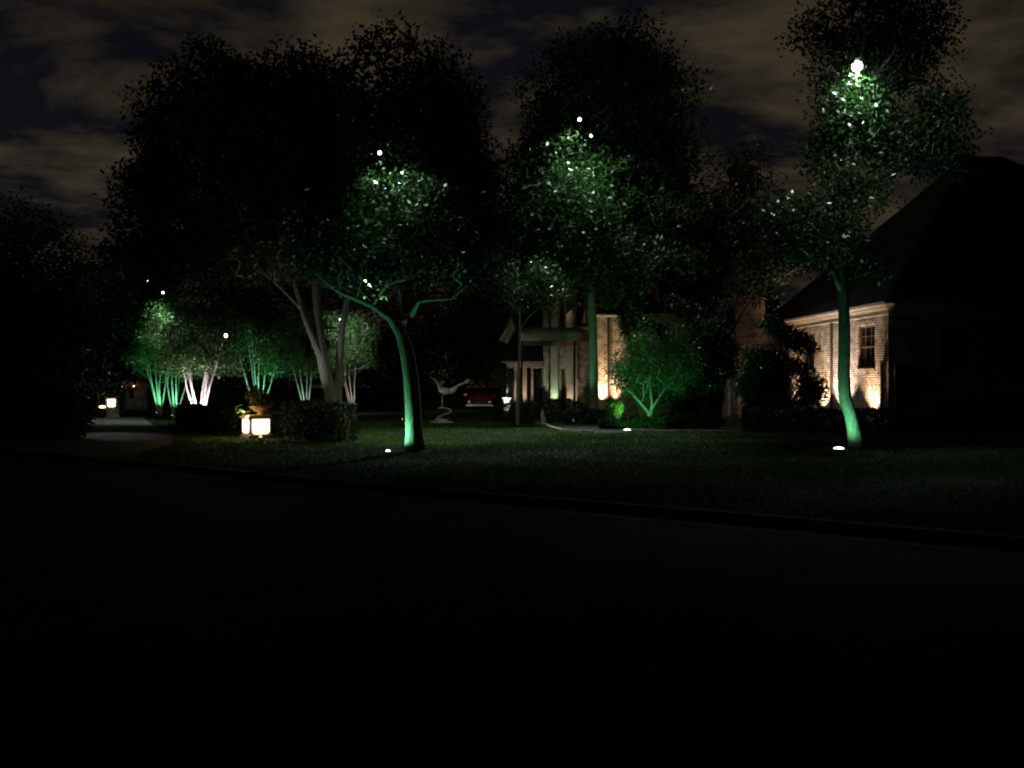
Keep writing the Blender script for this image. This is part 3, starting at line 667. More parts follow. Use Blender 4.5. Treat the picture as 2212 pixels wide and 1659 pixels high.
# B: straight tree in front of the entry
YB = 40.5; xb = at(1283, 0, YB).x
stB = [([(xb+.03, YB, 0), (xb, YB, 1.5), (xb-.02, YB, 3.5), (xb-.1, YB, 6), (xb-.05, YB, 8.2), tuple(at(1280, 380, YB)), tuple(at(1272, 260, YB)), tuple(at(1290, 130, YB))], [0.21, 0.20, 0.185, 0.17, 0.14, 0.10, 0.06, 0.02]),
       ([tuple(at(1277, 480, YB)), tuple(at(1240, 390, YB-.6)), tuple(at(1222, 350, YB-1)), tuple(at(1208, 290, YB-1.4)), tuple(at(1180, 200, YB-1.4))], [0.09, 0.075, 0.06, 0.045, 0.02]),
       ([tuple(at(1280, 450, YB)), tuple(at(1300, 370, YB-.8)), tuple(at(1322, 300, YB-1.2)), tuple(at(1360, 200, YB-1))], [0.09, 0.075, 0.055, 0.02]),
       ([tuple(at(1278, 400, YB)), tuple(at(1262, 330, YB-1.2)), tuple(at(1250, 290, YB-1.8)), tuple(at(1246, 230, YB-2))], [0.08, 0.06, 0.045, 0.02]),
       ([tuple(at(1278, 560, YB)), tuple(at(1320, 480, YB)), tuple(at(1380, 400, YB+.2)), tuple(at(1430, 330, YB))], [0.10, 0.08, 0.05, 0.02])]
grow_tree('shade_tree', 'tall straight trunked shade tree just right of the entrance canopy, two lamps in its crown', 'tree', stB,
          [E(1305, 280, YB, 195, 215, 4), E(1220, 420, YB-.5, 130, 150, 3), E(1390, 420, YB, 130, 170, 3), E(1150, 520, YB-.5, 100, 110, 2.2), E(1300, 560, YB, 190, 90, 3), E(1080, 560, YB, 60, 60, 1.5)],
          1500, 44, 0.19, 22, M['bark'], M['leaf'], sig=0.42, group='front lawn shade trees', zmin=6.2, thr=-0.14, sc=1.1, tip=0.016)
# C: slender tree at the right, bent low trunk
YC = 22.75
stC = [([tuple(at(1852, 967, YC)), tuple(at(1845, 930, YC)), tuple(at(1838, 895, YC)), tuple(at(1826, 862, YC)), tuple(at(1822, 810, YC)), tuple(at(1824, 730, YC)), tuple(at(1822, 640, YC)), tuple(at(1815, 540, YC)), tuple(at(1822, 420, YC)), tuple(at(1838, 300, YC)), tuple(at(1850, 190, YC+.5)), tuple(at(1870, 60, YC+.8)), tuple(at(1880, -60, YC+.8))],
        [0.168, 0.165, 0.16, 0.158, 0.15, 0.145, 0.135, 0.12, 0.10, 0.085, 0.07, 0.045, 0.02]),
       ([tuple(at(1822, 640, YC)), tuple(at(1800, 590, YC-.1)), tuple(at(1782, 545, YC-.2)), tuple(at(1750, 480, YC-.4)), tuple(at(1700, 440, YC-.6))], [0.07, 0.055, 0.045, 0.035, 0.015]),
       ([tuple(at(1817, 520, YC)), tuple(at(1860, 420, YC+.2)), tuple(at(1930, 370, YC+.2)), tuple(at(2010, 330, YC))], [0.07, 0.06, 0.04, 0.02])]
grow_tree('shade_tree', 'slender right hand tree, bent green lit trunk and blazing lamp near its top', 'tree', stC,
          [E(1750, 520, YC-.3, 95, 110, 1.4), E(1690, 440, YC-.5, 60, 60, 1.0), E(1840, 300, YC+.9, 110, 120, 1.5), E(1960, 340, YC+.3, 130, 95, 1.5), E(1880, 90, YC+1.4, 170, 120, 1.8), E(1860, 590, YC, 35, 45, .7), E(2040, 220, YC+.8, 60, 60, 1.0), E(1690, 590, YC+.4, 70, 55, .9), E(1850, 235, YC-.1, 60, 110, .8), E(1850, 440, YC-.5, 75, 75, .8), E(1790, 400, YC-.4, 60, 60, .8), E(1885, 150, YC-1.5, 50, 34, .35), E(1830, 160, YC-1.5, 28, 16, .2)],
          980, 32, 0.115, 33, M['bark'], M['leaf'], sig=0.25, group='front lawn shade trees', zmin=3.6, thr=-0.12, sc=2.0, shell=0.1)
# D: big many stemmed tree behind the hedge
YD = 33
stD = [([tuple(at(722, 926, YD)), tuple(at(712, 850, YD)), tuple(at(698, 780, YD)), tuple(at(688, 700, YD)), tuple(at(682, 620, YD)), tuple(at(684, 540, YD)), tuple(at(660, 430, YD)), tuple(at(640, 300, YD))], [0.25, 0.23, 0.21, 0.17, 0.15, 0.12, 0.08, 0.03]),
       ([tuple(at(702, 790, YD)), tuple(at(672, 720, YD-.2)), tuple(at(650, 660, YD-.3)), tuple(at(630, 590, YD-.4)), tuple(at(602, 525, YD-.5)), tuple(at(540, 430, YD-.8))], [0.16, 0.12, 0.105, 0.09, 0.07, 0.03]),
       ([tuple(at(655, 672, YD-.3)), tuple(at(615, 630, YD-.5)), tuple(at(570, 590, YD-.8)), tuple(at(500, 560, YD-1))], [0.07, 0.055, 0.045, 0.02]),
       ([tuple(at(728, 926, YD+.2)), tuple(at(731, 820, YD+.3)), tuple(at(738, 720, YD+.3)), tuple(at(752, 640, YD+.3)), tuple(at(790, 500, YD+.5))], [0.16, 0.15, 0.13, 0.11, 0.05])]
grow_tree('oak_tree', 'huge dark crowned tree with two grey trunks rising behind the clipped hedge', 'tree', stD,
          [E(500, 330, YD, 190, 200, 3.6), E(400, 450, YD, 125, 150, 3), E(640, 330, YD, 150, 200, 3), E(560, 540, YD-.6, 200, 55, 2.5), E(305, 530, YD, 70, 85, 2), E(690, 520, YD, 110, 90, 2.2), E(470, 195, YD, 65, 70, 1.6)],
          1300, 46, 0.18, 44, M['bark'], M['leaf_olive'], sig=0.36, zmin=4.5, thr=-0.20, sc=1.2, tip=0.015, shell=0.25)
# dark background trees
bgt = [('dense dark tree at the far left edge of the picture', 50, 700, 42, 150, 250, 900, 26),
       ('low dark tree in the notch of sky at the left', 195, 720, 52, 90, 170, 420, 24),
       ('dark tree far behind the pale stemmed clumps', 400, 690, 66, 210, 170, 800, 24),
       ('dark tree closing the garden behind the heron sculpture', 900, 735, 66, 200, 140, 700, 24),
       ('dark tree beyond the parked red car', 1085, 660, 62, 110, 190, 560, 24),
       ('dark tree at the back of the left lawn behind two grey trunks', 610, 700, 70, 150, 150, 560, 24)]
for i, (lb, px, py, Yb, rx, ry, na, nl) in enumerate(bgt):
    xx = at(px, 0, Yb).x; s = Yb/FPX
    grow_tree('background_tree', lb, 'tree', [([(xx, Yb, 0), (xx+.1, Yb, 2.2), (xx-.1, Yb, 4.5), (xx, Yb, EYE+(HY-py)*s+1)], [0.3, 0.26, 0.2, 0.06])],
              [E(px, py, Yb, rx, ry), E(px-rx*.4, py+ry*.35, Yb, rx*.75, ry*.6), E(px+rx*.4, py+ry*.3, Yb, rx*.75, ry*.6)],
              na, int(nl*1.9), 0.20, 60+i, M['bark_dark'], M['leaf_dark'], sig=0.55, zmin=1.2, thr=-0.35, sc=0.9, tip=0.02, shell=0.2, group='dark trees closing the back of the garden')
# E: darker tree before the chimney
YE = 44; xe = at(1583, 0, YE).x
grow_tree('yard_tree', 'thin dark tree standing in front of the tall brick chimney', 'tree', [([(xe+.1, YE, 0), (xe+.05, YE, 2), (xe, YE, 4), (xe-.1, YE, 6.2), (xe-.2, YE, 8.5)], [0.19, 0.18, 0.17, 0.13, 0.05]),
          ([(xe, YE, 4.4), (xe+.6, YE-.1, 5.4), (xe+1.3, YE-.2, 6.4)], [0.09, 0.07, 0.03])],
          [E(1590, 430, YE, 95, 150, 2), E(1680, 520, YE, 90, 100, 2), E(1520, 520, YE, 70, 90, 1.6), E(1640, 610, YE, 60, 40, 1.2), E(1590, 580, YE-.5, 60, 75, 1.2)], 620, 22, 0.17, 51, M['bark_dark'], M['leaf_dark'], sig=0.38, zmin=4.6, thr=-0.08, sc=1.4)
# slim tree left of the canopy
YF = 36; xf = at(1121, 0, YF).x
grow_tree('slim_tree', 'thin stemmed small tree beside the left end of the entrance canopy', 'tree', [([(xf-.06, YF, 0), (xf-.04, YF, 1.4), (xf+.02, YF, 2.8), (xf+.03, YF, 4.6), (xf-.1, YF, 6.3)], [0.075, 0.07, 0.06, 0.045, 0.02]),
          ([(xf+.02, YF, 3.9), (xf+.5, YF-.1, 4.5), (xf+1.0, YF-.2, 4.9)], [0.035, 0.028, 0.012])],
          [E(1120, 600, YF, 75, 75, 1.3), E(1180, 620, YF, 55, 45, 1)], 210, 22, 0.12, 52, M['bark'], M['leaf'], sig=0.27, zmin=3.4, thr=-0.1, sc=2)
# green lit maple
YG = 33.5; xg = at(1406, 0, YG).x
grow_tree('maple', 'low spreading maple lit vivid green beside the brick corner', 'tree', [([(xg, YG, 0), (xg-.02, YG, .35), (xg-.10, YG, .62), (xg-.40, YG-.1, .95), (xg-.75, YG-.15, 1.35), (xg-1.2, YG-.2, 1.8)], [0.085, 0.075, 0.06, 0.05, 0.04, 0.015]),
          ([(xg-.02, YG, .4), (xg+.05, YG+.05, 1.0), (xg-.05, YG+.05, 1.8), (xg+.1, YG, 2.7)], [0.06, 0.05, 0.04, 0.015]),
          ([(xg+.02, YG, .7), (xg+.4, YG, 1.3), (xg+.9, YG+.1, 1.9)], [0.045, 0.035, 0.015])],
          [E(1400, 790, YG, 85, 75, 1.3), E(1355, 820, YG, 50, 32, .8), E(1460, 790, YG, 50, 70, 1), E(1420, 725, YG, 60, 40, 1)], 420, 34, 0.085, 53, M['bark_pale'], M['leaf_light'], sig=0.19, zmin=0.9, thr=-0.02, sc=2.6, tip=0.007)

# pale stemmed clumps of crape myrtle
def myrtle(label, px, Y, seed, spread, ch_, n=6, top=700, w_=70, mt='leaf_light', bk='bark_pale', lean=0, rs=0.035):
    rr = random.Random(seed); c = at(px, 0, Y).x; zt_ = at(0, top, Y).z; stems = []
    for k in range(n):
        a = -1+2*k/(n-1); x_ = c+a*0.07; s = Y/FPX
        h1 = ch_*(0.9+.2*rr.random())
        ex = c+a*spread*s+lean*s
        yy = Y+rr.uniform(-.5, .5)
        stems.append(([(x_, Y, 0), (x_*.7+ex*.3, Y*.7+yy*.3, h1*.35), (x_*.3+ex*.7, yy, h1*.75), (ex+rr.uniform(-.15, .15), yy, h1*1.25), (ex+a*0.5+rr.uniform(-.2, .2), yy+rr.uniform(-.3, .3), h1*1.7)],
                      [rs*1.3, rs*1.1, rs, rs*.7, rs*.3]))
    return grow_tree('crape_myrtle', label, 'small tree', stems, [E(px+lean, (top+790)/2, Y, w_, (800-top)/2, 1.4), E(px+lean-w_*.4, 782, Y, w_*.7, 30, 1.1), E(px+lean+w_*.4, 778, Y, w_*.7, 34, 1.1)],
                     330, 28, 0.10, seed, M[bk], M[mt], sig=0.24, zmin=1.7, thr=-0.15, sc=2.0, group='many stemmed small trees lit from below', tip=0.008, flare=False)
my = [(345, 46, 71, 20, 2.2, 6, 640, 60, -6), (378, 42, 72, 24, 2.3, 6, 650, 70, 0), (432, 38, 73, 38, 2.0, 7, 660, 80, 0), (560, 40, 74, 40, 2.6, 6, 690, 85, -4), (662, 46, 75, 22, 3.0, 4, 670, 55, -12), (762, 50, 76, 18, 2.6, 4, 680, 62, -14)]
mlab = ['small many stemmed tree lit green, leftmost of the lit clumps', 'fan of thin green lit stems just left of the bright white stems', 'clump of stems lit bright pinkish white between the green clumps',
        'tall arching green lit clump behind the gatepost planter', 'dim arching pair of stems just left of the two grey trunks', 'small pale forked tree right of the two grey trunks']
for (px, Y_, sd, sp, hh_, nn_, top, w_, ln), lb in zip(my, mlab): myrtle(lb, px, Y_, sd, sp, hh_, nn_, top, w_, lean=ln, rs=0.048 if sd == 73 else 0.034)
GRP = 'uplights under the many stemmed trees'
def ml(px, Y_, dx_, en, colr, lb, tz=2.2, ang=90):
    c = at(px, 0, Y_); spot_stake((c.x+dx_, Y_-0.9), (c.x, Y_, tz), en, colr, lb, lens_g, GRP, ang)
ml(345, 46, 0.2, 230, GREEN, 'uplight under the leftmost green clump'); ml(378, 42, 0.2, 230, GREEN, 'uplight under the green fan of thin stems')
ml(432, 38, 0.0, 560, (1.0, 0.88, 0.95), 'uplight under the pinkish white stems', 2.0, 100); ml(560, 40, 0.1, 330, GREEN, 'uplight under the tall arching green clump', 2.6)
ml(662, 46, 0.0, 110, (0.5, 1, .75), 'uplight under the dim arching pair of stems'); ml(768, 50, 0.0, 50, (1, .85, .72), 'uplight under the small pale forked tree')

# ---- bushes and hedges
hedge('clipped_hedge', 'dark clipped hedge right of the gatepost planter with its end by the lawn', [(-6.7, 27.3), (-5.6, 26.0), (-4.75, 25.2)], 0.9, 1.12, 81, M['leaf_dark'])
hedge('clipped_hedge', 'dark clipped hedge running back from the gatepost toward the pale stems', [(-8.3, 28.0), (-10.2, 30.2), (-12.6, 34.5)], 0.9, 0.85, 82, M['leaf_dark'])
hedge('low_hedge', 'low dark hedge under the lit brick wall of the right wing', [(8.2, 31.2), (11.0, 30.2), (14.5, 29.6), (19, 29.6), (27, 30.0)], 1.3, 0.78, 83, M['leaf_dark'], dens=500, size=0.09)
lobed_bush('holly_bush', 'big glossy dark bush hiding the left half of the lit brick wing', [E(1655, 800, 34, 42, 100, 1.0), E(1752, 845, 34, 26, 50, .7), E(1610, 850, 34, 22, 45, .6), E(1665, 725, 34, 40, 40, .7), E(1718, 760, 34, 42, 48, .7)], 17000, 0.12, 84, M['leaf_holly'], 'glossy bushes before the house')
lobed_bush('holly_bush', 'glossy dark bush behind the thin tree, left of the larger bush', [E(1525, 800, 36, 42, 90, 1.0), E(1485, 845, 36, 34, 50, .8), E(1575, 790, 36, 30, 55, .7), E(1540, 740, 36, 35, 45, .7)], 17000, 0.12, 85, M['leaf_holly'], 'glossy bushes before the house')
lobed_bush('holly_bush', 'tall dark bush at the street corner of the brick wing', [((17.4, 34.4, 1.2), (1.1, .8, 1.2)), ((18.9, 34.4, 1.0), (1.1, .8, 1.1)), ((16.6, 34.4, .7), (.7, .6, .8))], 16000, 0.11, 86, M['leaf_dark'], 'glossy bushes before the house')
lobed_bush('screen_evergreen', 'added dark evergreen behind the lit maple that screens the bright main wall', [E(1400, 740, 38, 50, 80, 1.0), E(1450, 700, 38, 50, 60, 1.0), E(1370, 690, 38, 30, 40, .8), E(1490, 760, 38, 45, 100, 1.0), E(1430, 820, 38, 70, 60, 1.0)], 30000, 0.13, 87, M['leaf_dark'], 'added dark evergreens screening the house wall')  # added foliage that hides the over-lit main wall
lobed_bush('screen_evergreen', 'added dark evergreen with a leaning top screening the wall left of the chimney', [E(1545, 690, 39, 38, 50, .9), E(1520, 740, 39, 50, 60, .9), E(1480, 660, 39.5, 35, 22, .6)], 17000, 0.13, 88, M['leaf_dark'], 'added dark evergreens screening the house wall')  # second added evergreen, covers the bright wall beside the chimney
sh = [(1160, 870, 38, 1.0, .8, 'rounded shrub at the left of the entrance bed'), (1215, 862, 42, 1.2, .9, 'rounded shrub below the entrance canopy'), (1255, 880, 37, .9, .62, 'low shrub left of the straight trunk'),
      (1318, 905, 33, .45, .35, 'low shrub left of the lit maple'), (1385, 905, 33.4, .4, .35, 'low shrub under the lit maple'), (1450, 905, 33, .85, .5, 'low shrub right of the lit maple'),
      (1510, 908, 32.5, .85, .5, 'low shrub before the thin dark tree'), (1100, 868, 40, .9, .7, 'rounded shrub under the small potted tree'), (1300, 893, 37, .8, .55, 'low shrub right of the straight trunk')]
for i, (px, py, Y_, r_, hz, lb) in enumerate(sh):
    c = at(px, py, Y_); shrub('shrub', lb, 'shrub', (c.x, Y_, hz*.55), (r_, r_*.9, hz*.6), 2600, 0.085, 90+i, M['leaf_dark' if i % 3 else 'leaf_holly'], 'low shrubs in the planting bed')
c = at(1345, 875, 35.2); lime = lobed_bush('shrub', 'small shrub lit bright lime green beside the maple trunk', [E(1336, 884, 35.2, 18, 8, .4), E(1352, 876, 35.2, 16, 12, .4), E(1366, 866, 35.2, 12, 14, .3)], 3600, 0.06, 120, M['leaf_light'], 'low shrubs in the planting bed')
spot_stake((c.x+.1, 34.35), (c.x, 35.2, .8), 120, (.35, 1, .25), 'green uplight on the lime lit shrub', lens_green, 'uplights in the planting bed', 110, h=.5)
lobed_bush('shrub', 'wide dark shrub at the far left hiding the driveway edge', [E(60, 890, 27, 110, 75, 1.3), E(150, 900, 27, 40, 50, .8), E(-20, 870, 27, 60, 70, 1)], 26000, 0.10, 121, M['leaf_dark'])

spot_stake((-7.9, 31.7), (-7.2, 33, 6.5), 190, (.92, 1, .88), 'white uplight hidden behind the clipped hedge under the grey trunks', lens_w, 'uplights in the lawn', 76)
# ---- lamps on the front trees
pA = at(838, 978, gy(978)); ground_lamp(pA, 0.055, 190, GREEN, (gA.x+.10, YA, 3.6), 'small round lamp in the lawn left of the forked trunk', lens_g, 150, 0.9, radius=0.03)
pC = at(1812, 972, gy(972)); ground_lamp(pC, 0.13, 120, GREEN, (8.9, 22.7, 2.8), 'largest bright round lamp in the lawn at the foot of the bent trunk', lens_g, 140, 0.9)
pB = at(1237, 911, 39.6); ground_lamp(pB, 0.20, 170, GREEN, (xb-.05, YB, 4.2), 'green round lamp in the walk before the straight trunk', lens_green, 50, 0.8)
pG = at(1355, 931, 31.5); ground_lamp(pG, 0.13, 150, (0.12, 1.0, 0.28), (xg-.2, YG, 1.7), 'white round lamp at the bed edge in front of the maple', lens_g, 105, 0.8)
tree_lamp(at(1851, 143, 21.5), 0.135, 400, WHITE, 'blazing white lamp near the top of the slender right tree', lens_c, target=(at(1800, 420, 24.6)), angle=150, down=(420, (6.5, 19.0, 0), 90))
tree_lamp(at(1252, 258, 36.7), 0.075, 720, WHITE, 'upper white lamp high in the straight trunked tree', lens_c, target=(2.4, 40, 2), angle=136, down=(4600, (0.2, 28.8, 0), 58))
tree_lamp(at(1277, 293, 37.4), 0.06, 400, WHITE, 'lower white lamp in the straight trunked tree', lens_c, target=(4.4, 40, 3), angle=140)
tree_lamp(at(820, 330, 19.9), 0.045, 230, WHITE, 'small white lamp in the crown of the forked tree', lens_c, target=(-1.6, 23, 1.0), angle=130, down=(120, (0.4, 20.5, 0), 94))
tree_lamp(at(779, 603, 21.9), 0.035, 1000, (.80, 1, .52), 'tiny warm lamp on the left limb of the forked tree', lens_w, target=(-.6, 30, 0), angle=92)
tree_lamp(at(318, 606, 41), 0.05, 260, WHITE, 'small white lamp above the leftmost lit crown', lens_c, angle=96)
tree_lamp(at(352, 632, 40.4), 0.055, 520, WHITE, 'white lamp shining on the top of the left lit crowns', lens_c, angle=88)
tree_lamp(at(735, 690, 47), 0.05, 600, (.86, .95, 1), 'white lamp in the pale foliage behind the two grey trunks', lens_c, target=tuple(at(738, 745, 50)), angle=120)
# distant warm lamp on a post
pl = at(488, 725, 36)
t = thing('lamp_post', 'warm lamp on a thin dark post between the lit clumps', 'lamp post', (pl.x, pl.y, 0))
mb = MB(); mb.tube([(pl.x, pl.y, 0), (pl.x, pl.y, pl.z-.2)], [0.02, 0.014], 8); mb.build('post', M['metal'], t)
mb = MB(); mb.lathe((pl.x, pl.y, pl.z), [(0.05, -0.07), (0.07, 0), (0.05, 0.06), (0.02, 0.08)], 12); mb.build('globe', lens_w, t, True)

# ---- wall uplights
def wl(u, dn, energy, lb, F=FS, tz=3.2, colr=WARM, ang=95):
    p = P3(F, u, dn, 0); q = P3(F, u, 0.0, tz); spot_stake((p.x, p.y), q, energy, colr, lb, lens_w, angle=ang)
wl(3.9, .75, 1700, 'uplight at the foot of the right wing wall just left of the bent trunk', colr=(1, .80, .66)); wl(1.15, .5, 800, 'uplight under the wing window')
wl(5.9, .6, 900, 'uplight at the wing wall by the big glossy bush'); wl(9.0, .45, 900, 'uplight at the wing wall behind the big glossy bush', ang=58)
wl(0.30, .38, 2000, 'uplight at the bright brick corner of the main block', FM, 4.2, ang=56); wl(1.0, .38, 900, 'second uplight at the bright brick corner beside the downspout', FM, 3.4, ang=50)
wl(8.1, .4, 40, 'uplight at the main wall left of the chimney', FM, 1.4, ang=60); wl(7.3, .4, 210, 'uplight at the main wall behind the thin tree', FM, 1.8, ang=54)
wl(9.75, 3.0, 75, 'uplight aimed up the brick chimney', FM, 6.4, ang=34)
wl(0.62, .75, 150, 'green white uplight at the first entry pilaster', FE, 3.5, (.72, 1, .62), 60); wl(1.48, .75, 70, 'warm uplight at the second entry pilaster', FE, 3.5, (1, .72, .55), 60)
wl(1.84, .6, 34, 'warm uplight at the narrow entry pilaster', FE, 3, (1, .72, .55), 60)
spot_stake((.2, 48.7), (.21, 49.3, 2.4), 40, (1, .72, .55), 'warm uplight at the leftmost porch post', lens_w, angle=70); spot_stake((.62, 48.7), (.68, 49.3, 2.4), 70, (1, .72, .55), 'warm uplight at the middle porch post', lens_w, angle=70)
spot_stake((1.12, 48.7), (1.12, 49.3, 2.4), 18, (1, .72, .55), 'warm uplight at the right porch post', lens_w, angle=70)

# ================================================================ OBJECTS
# gatepost planters
panel = emit('bright_face_emission', (1.0, 0.80, 0.52), 3.2)  # bright faces of the posts put in as even emission
def gatepost(c, rot, w_, d_, h, zlo, label, urn=True, seed=1):
    t = thing('gatepost', label, 'gatepost', (c[0], c[1], 0), 'gateposts with glowing panels')
    ca, sa = math.cos(rot), math.sin(rot); F = (Vector((c[0], c[1])), (ca, sa), (sa, -ca))
    mb = MB(); mb.fbox(F, -w_/2, w_/2, -d_/2, d_/2, 0, h); mb.fbox(F, -w_/2-.04, w_/2+.04, -d_/2-.04, d_/2+.04, 0, 0.12); mb.build('shaft', M['stucco'], t)
    mb = MB(); mb.fbox(F, -w_/2-.06, w_/2+.06, -d_/2-.06, d_/2+.06, h+.002, h+.06); mb.fbox(F, -w_/2-.02, w_/2+.02, -d_/2-.02, d_/2+.02, h+.062, h+.10); mb.build('cap', M['stone'], t)
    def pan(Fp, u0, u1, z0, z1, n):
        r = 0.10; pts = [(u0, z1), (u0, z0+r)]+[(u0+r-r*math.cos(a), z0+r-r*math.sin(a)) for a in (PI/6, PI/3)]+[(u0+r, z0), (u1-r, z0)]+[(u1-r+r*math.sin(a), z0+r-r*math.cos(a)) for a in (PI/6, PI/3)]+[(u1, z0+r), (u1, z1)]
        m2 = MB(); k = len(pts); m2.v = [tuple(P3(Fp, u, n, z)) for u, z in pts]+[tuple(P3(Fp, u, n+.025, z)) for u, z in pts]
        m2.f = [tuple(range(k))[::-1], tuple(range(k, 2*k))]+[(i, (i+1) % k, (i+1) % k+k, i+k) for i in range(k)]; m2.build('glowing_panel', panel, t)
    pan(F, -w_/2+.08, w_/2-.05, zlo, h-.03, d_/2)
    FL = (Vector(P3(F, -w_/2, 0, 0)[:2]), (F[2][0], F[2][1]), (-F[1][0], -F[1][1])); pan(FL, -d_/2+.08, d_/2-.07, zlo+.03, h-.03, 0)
    return t, F
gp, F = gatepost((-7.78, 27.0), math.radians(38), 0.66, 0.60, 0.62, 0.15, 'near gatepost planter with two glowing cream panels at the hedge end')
ux, uy = P3(F, .12, .0, 0)[:2]
u = thing('urn_planter', 'wide bowl urn standing on the near gatepost', 'urn', (ux, uy, .72), 'urns with plants')
mb = MB(); mb.lathe((ux, uy, .72), [(.12, 0), (.10, .03), (.06, .06), (.14, .10), (.27, .19), (.33, .245), (.33, .27), (.28, .26), (.10, .22)], 24); mb.build('bowl', M['terra'], u, True)
def potplant(name, label, c, r, n, size, seed, parts='leaf_light', mt=None):
    rng = np.random.default_rng(seed); t = thing(name, label, 'plant', c, 'leafy plants in urns and pots')
    mb = MB(); C = []
    for k in range(26):
        d = rng.normal(0, 1, 3); d[2] = abs(d[2])*1.1+.2; d /= np.linalg.norm(d); e_ = np.array(c)+d*np.array(r)*rng.uniform(.6, 1)
        mid = np.array(c)*.5+e_*.5+np.array([0, 0, .06]); mb.tube([c, mid, e_], [.008, .006, .003], 5, False); C += [e_, e_*.7+mid*.3, mid]
    mb.build('stems', M['bark_dark'], t); V, F_ = leaves(rng, C, r[0]*.2, n, size); mesh_obj('foliage', V, F_, mt or M[parts], t); return t
potplant('potted_plant', 'dark leafy plant growing above the near gatepost urn', (ux-.12, uy, .95), (.55, .45, .62), 13, .085, 131, 'leaf_olive')
q9 = at(523, 889, 26.4); potplant('potted_plant', 'bright yellow lit foliage at the left edge of the near gatepost', tuple(q9), (.20, .2, .16), 14, .07, 133, 'leaf_light')
cu = thing('cap_lamp', 'small warm lamp on the gatepost cap lighting the urn', 'lamp', (-8.05, 26.55, .72))
mb = MB(); mb.lathe((-8.05, 26.6, .722), [(.03, 0), (.035, .04), (.02, .05)], 10); mb.build('housing', M['metal'], cu); lamp('POINT', 'light', (-8.02, 26.42, .80), 22, (1, .66, .3), cu, radius=.03); lamp('POINT', 'light', (-8.2, 26.5, 1.0), 9, (1, .72, .35), cu, radius=.03)
pw = thing('path_light', 'small warm light in the ground before the near gatepost', 'lamp', (-7.45, 26.1, 0))
mb = MB(); mb.lathe((-7.4, 26.1, 0), [(.05, 0), (.05, .06), (.03, .08)], 12); mb.build('housing', M['metal'], pw); mb = MB(); mb.lathe((-7.4, 26.1, .081), [(.05, 0), (.045, .05), (.01, .09)], 12); mb.build('lens', emit('path_lens', (1, .55, .25), 1.2), pw, True)
gx = at(243, 0, 44).x
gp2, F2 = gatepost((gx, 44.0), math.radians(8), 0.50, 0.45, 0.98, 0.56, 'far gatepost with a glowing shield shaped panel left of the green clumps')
potplant('potted_plant', 'loose flowering plant on top of the far gatepost', (gx, 44.0, 1.1), (.42, .42, .75), 7, .10, 132, 'leaf_olive')
# small lamp on the ground near far gatepost
p = at(221, 881, 38); t = thing('path_light', 'small white light beside the driveway left of the far gatepost', 'lamp', (p.x, p.y, 0))
mb = MB(); mb.tube([(p.x, p.y, 0), (p.x, p.y, p.z)], [.015, .015], 8); mb.build('stake', M['metal'], t); mb = MB(); mb.lathe((p.x, p.y, p.z), [(.10, 0), (.13, .03), (.10, .08), (.02, .10)], 14); mb.build('lens', lens_w, t, True)
# driveway lamp on a post in the dark left tree, shining down
tree_lamp(at(175, 690, 33.5), 0.04, 230, (.9, .95, 1), 'tiny shaded lamp above the driveway at the left', M['metal'], kind='SPOT', target=(-12.9, 28.6, 0), angle=26)

# far garden house with a lit eave
gx0 = at(262, 0, 60).x; gx1 = at(306, 0, 60).x
g = thing('garden_house', 'far low garden house with an orange lit eave behind the left gatepost', 'garden house', ((gx0+gx1)/2, 61, 0))
FGH = (Vector((gx0, 60.6)), (1, 0), (0, -1)); wall(FGH, 0, gx1-gx0, 0, 1.75, [(.25, .6, .7, 1.4)], g); window(FGH, (.25, .6, .7, 1.4), g, 1, 2)
mb = MB(); mb.box(gx0-.3, 60.0, 1.9, gx1+.3, 63, 2.0); slab(mb, [(gx0-.3, 59.9, 2.0), (gx1+.3, 59.9, 2.0), (gx1+.3, 61.5, 2.9), (gx0-.3, 61.5, 2.9)]); mb.build('roof', M['slate'], g)
mb = MB(); mb.box(gx0-.28, 59.92, 1.62, gx1+.28, 60.0, 1.88); mb.build('fascia', M['terra'], g)
for xx in (gx0+.15, gx1-.45):
    lamp('POINT', 'light', (xx, 59.80, 1.60), 0.35, (1, .6, .3), g, radius=.03)
mb = MB()
for xx in (gx0+.15, gx1-.45): mb.lathe((xx, 59.8, 1.54), [(.03, 0), (.05, .03), (.02, .08)], 8)
mb.build('eave_lamp', lens_w, g)

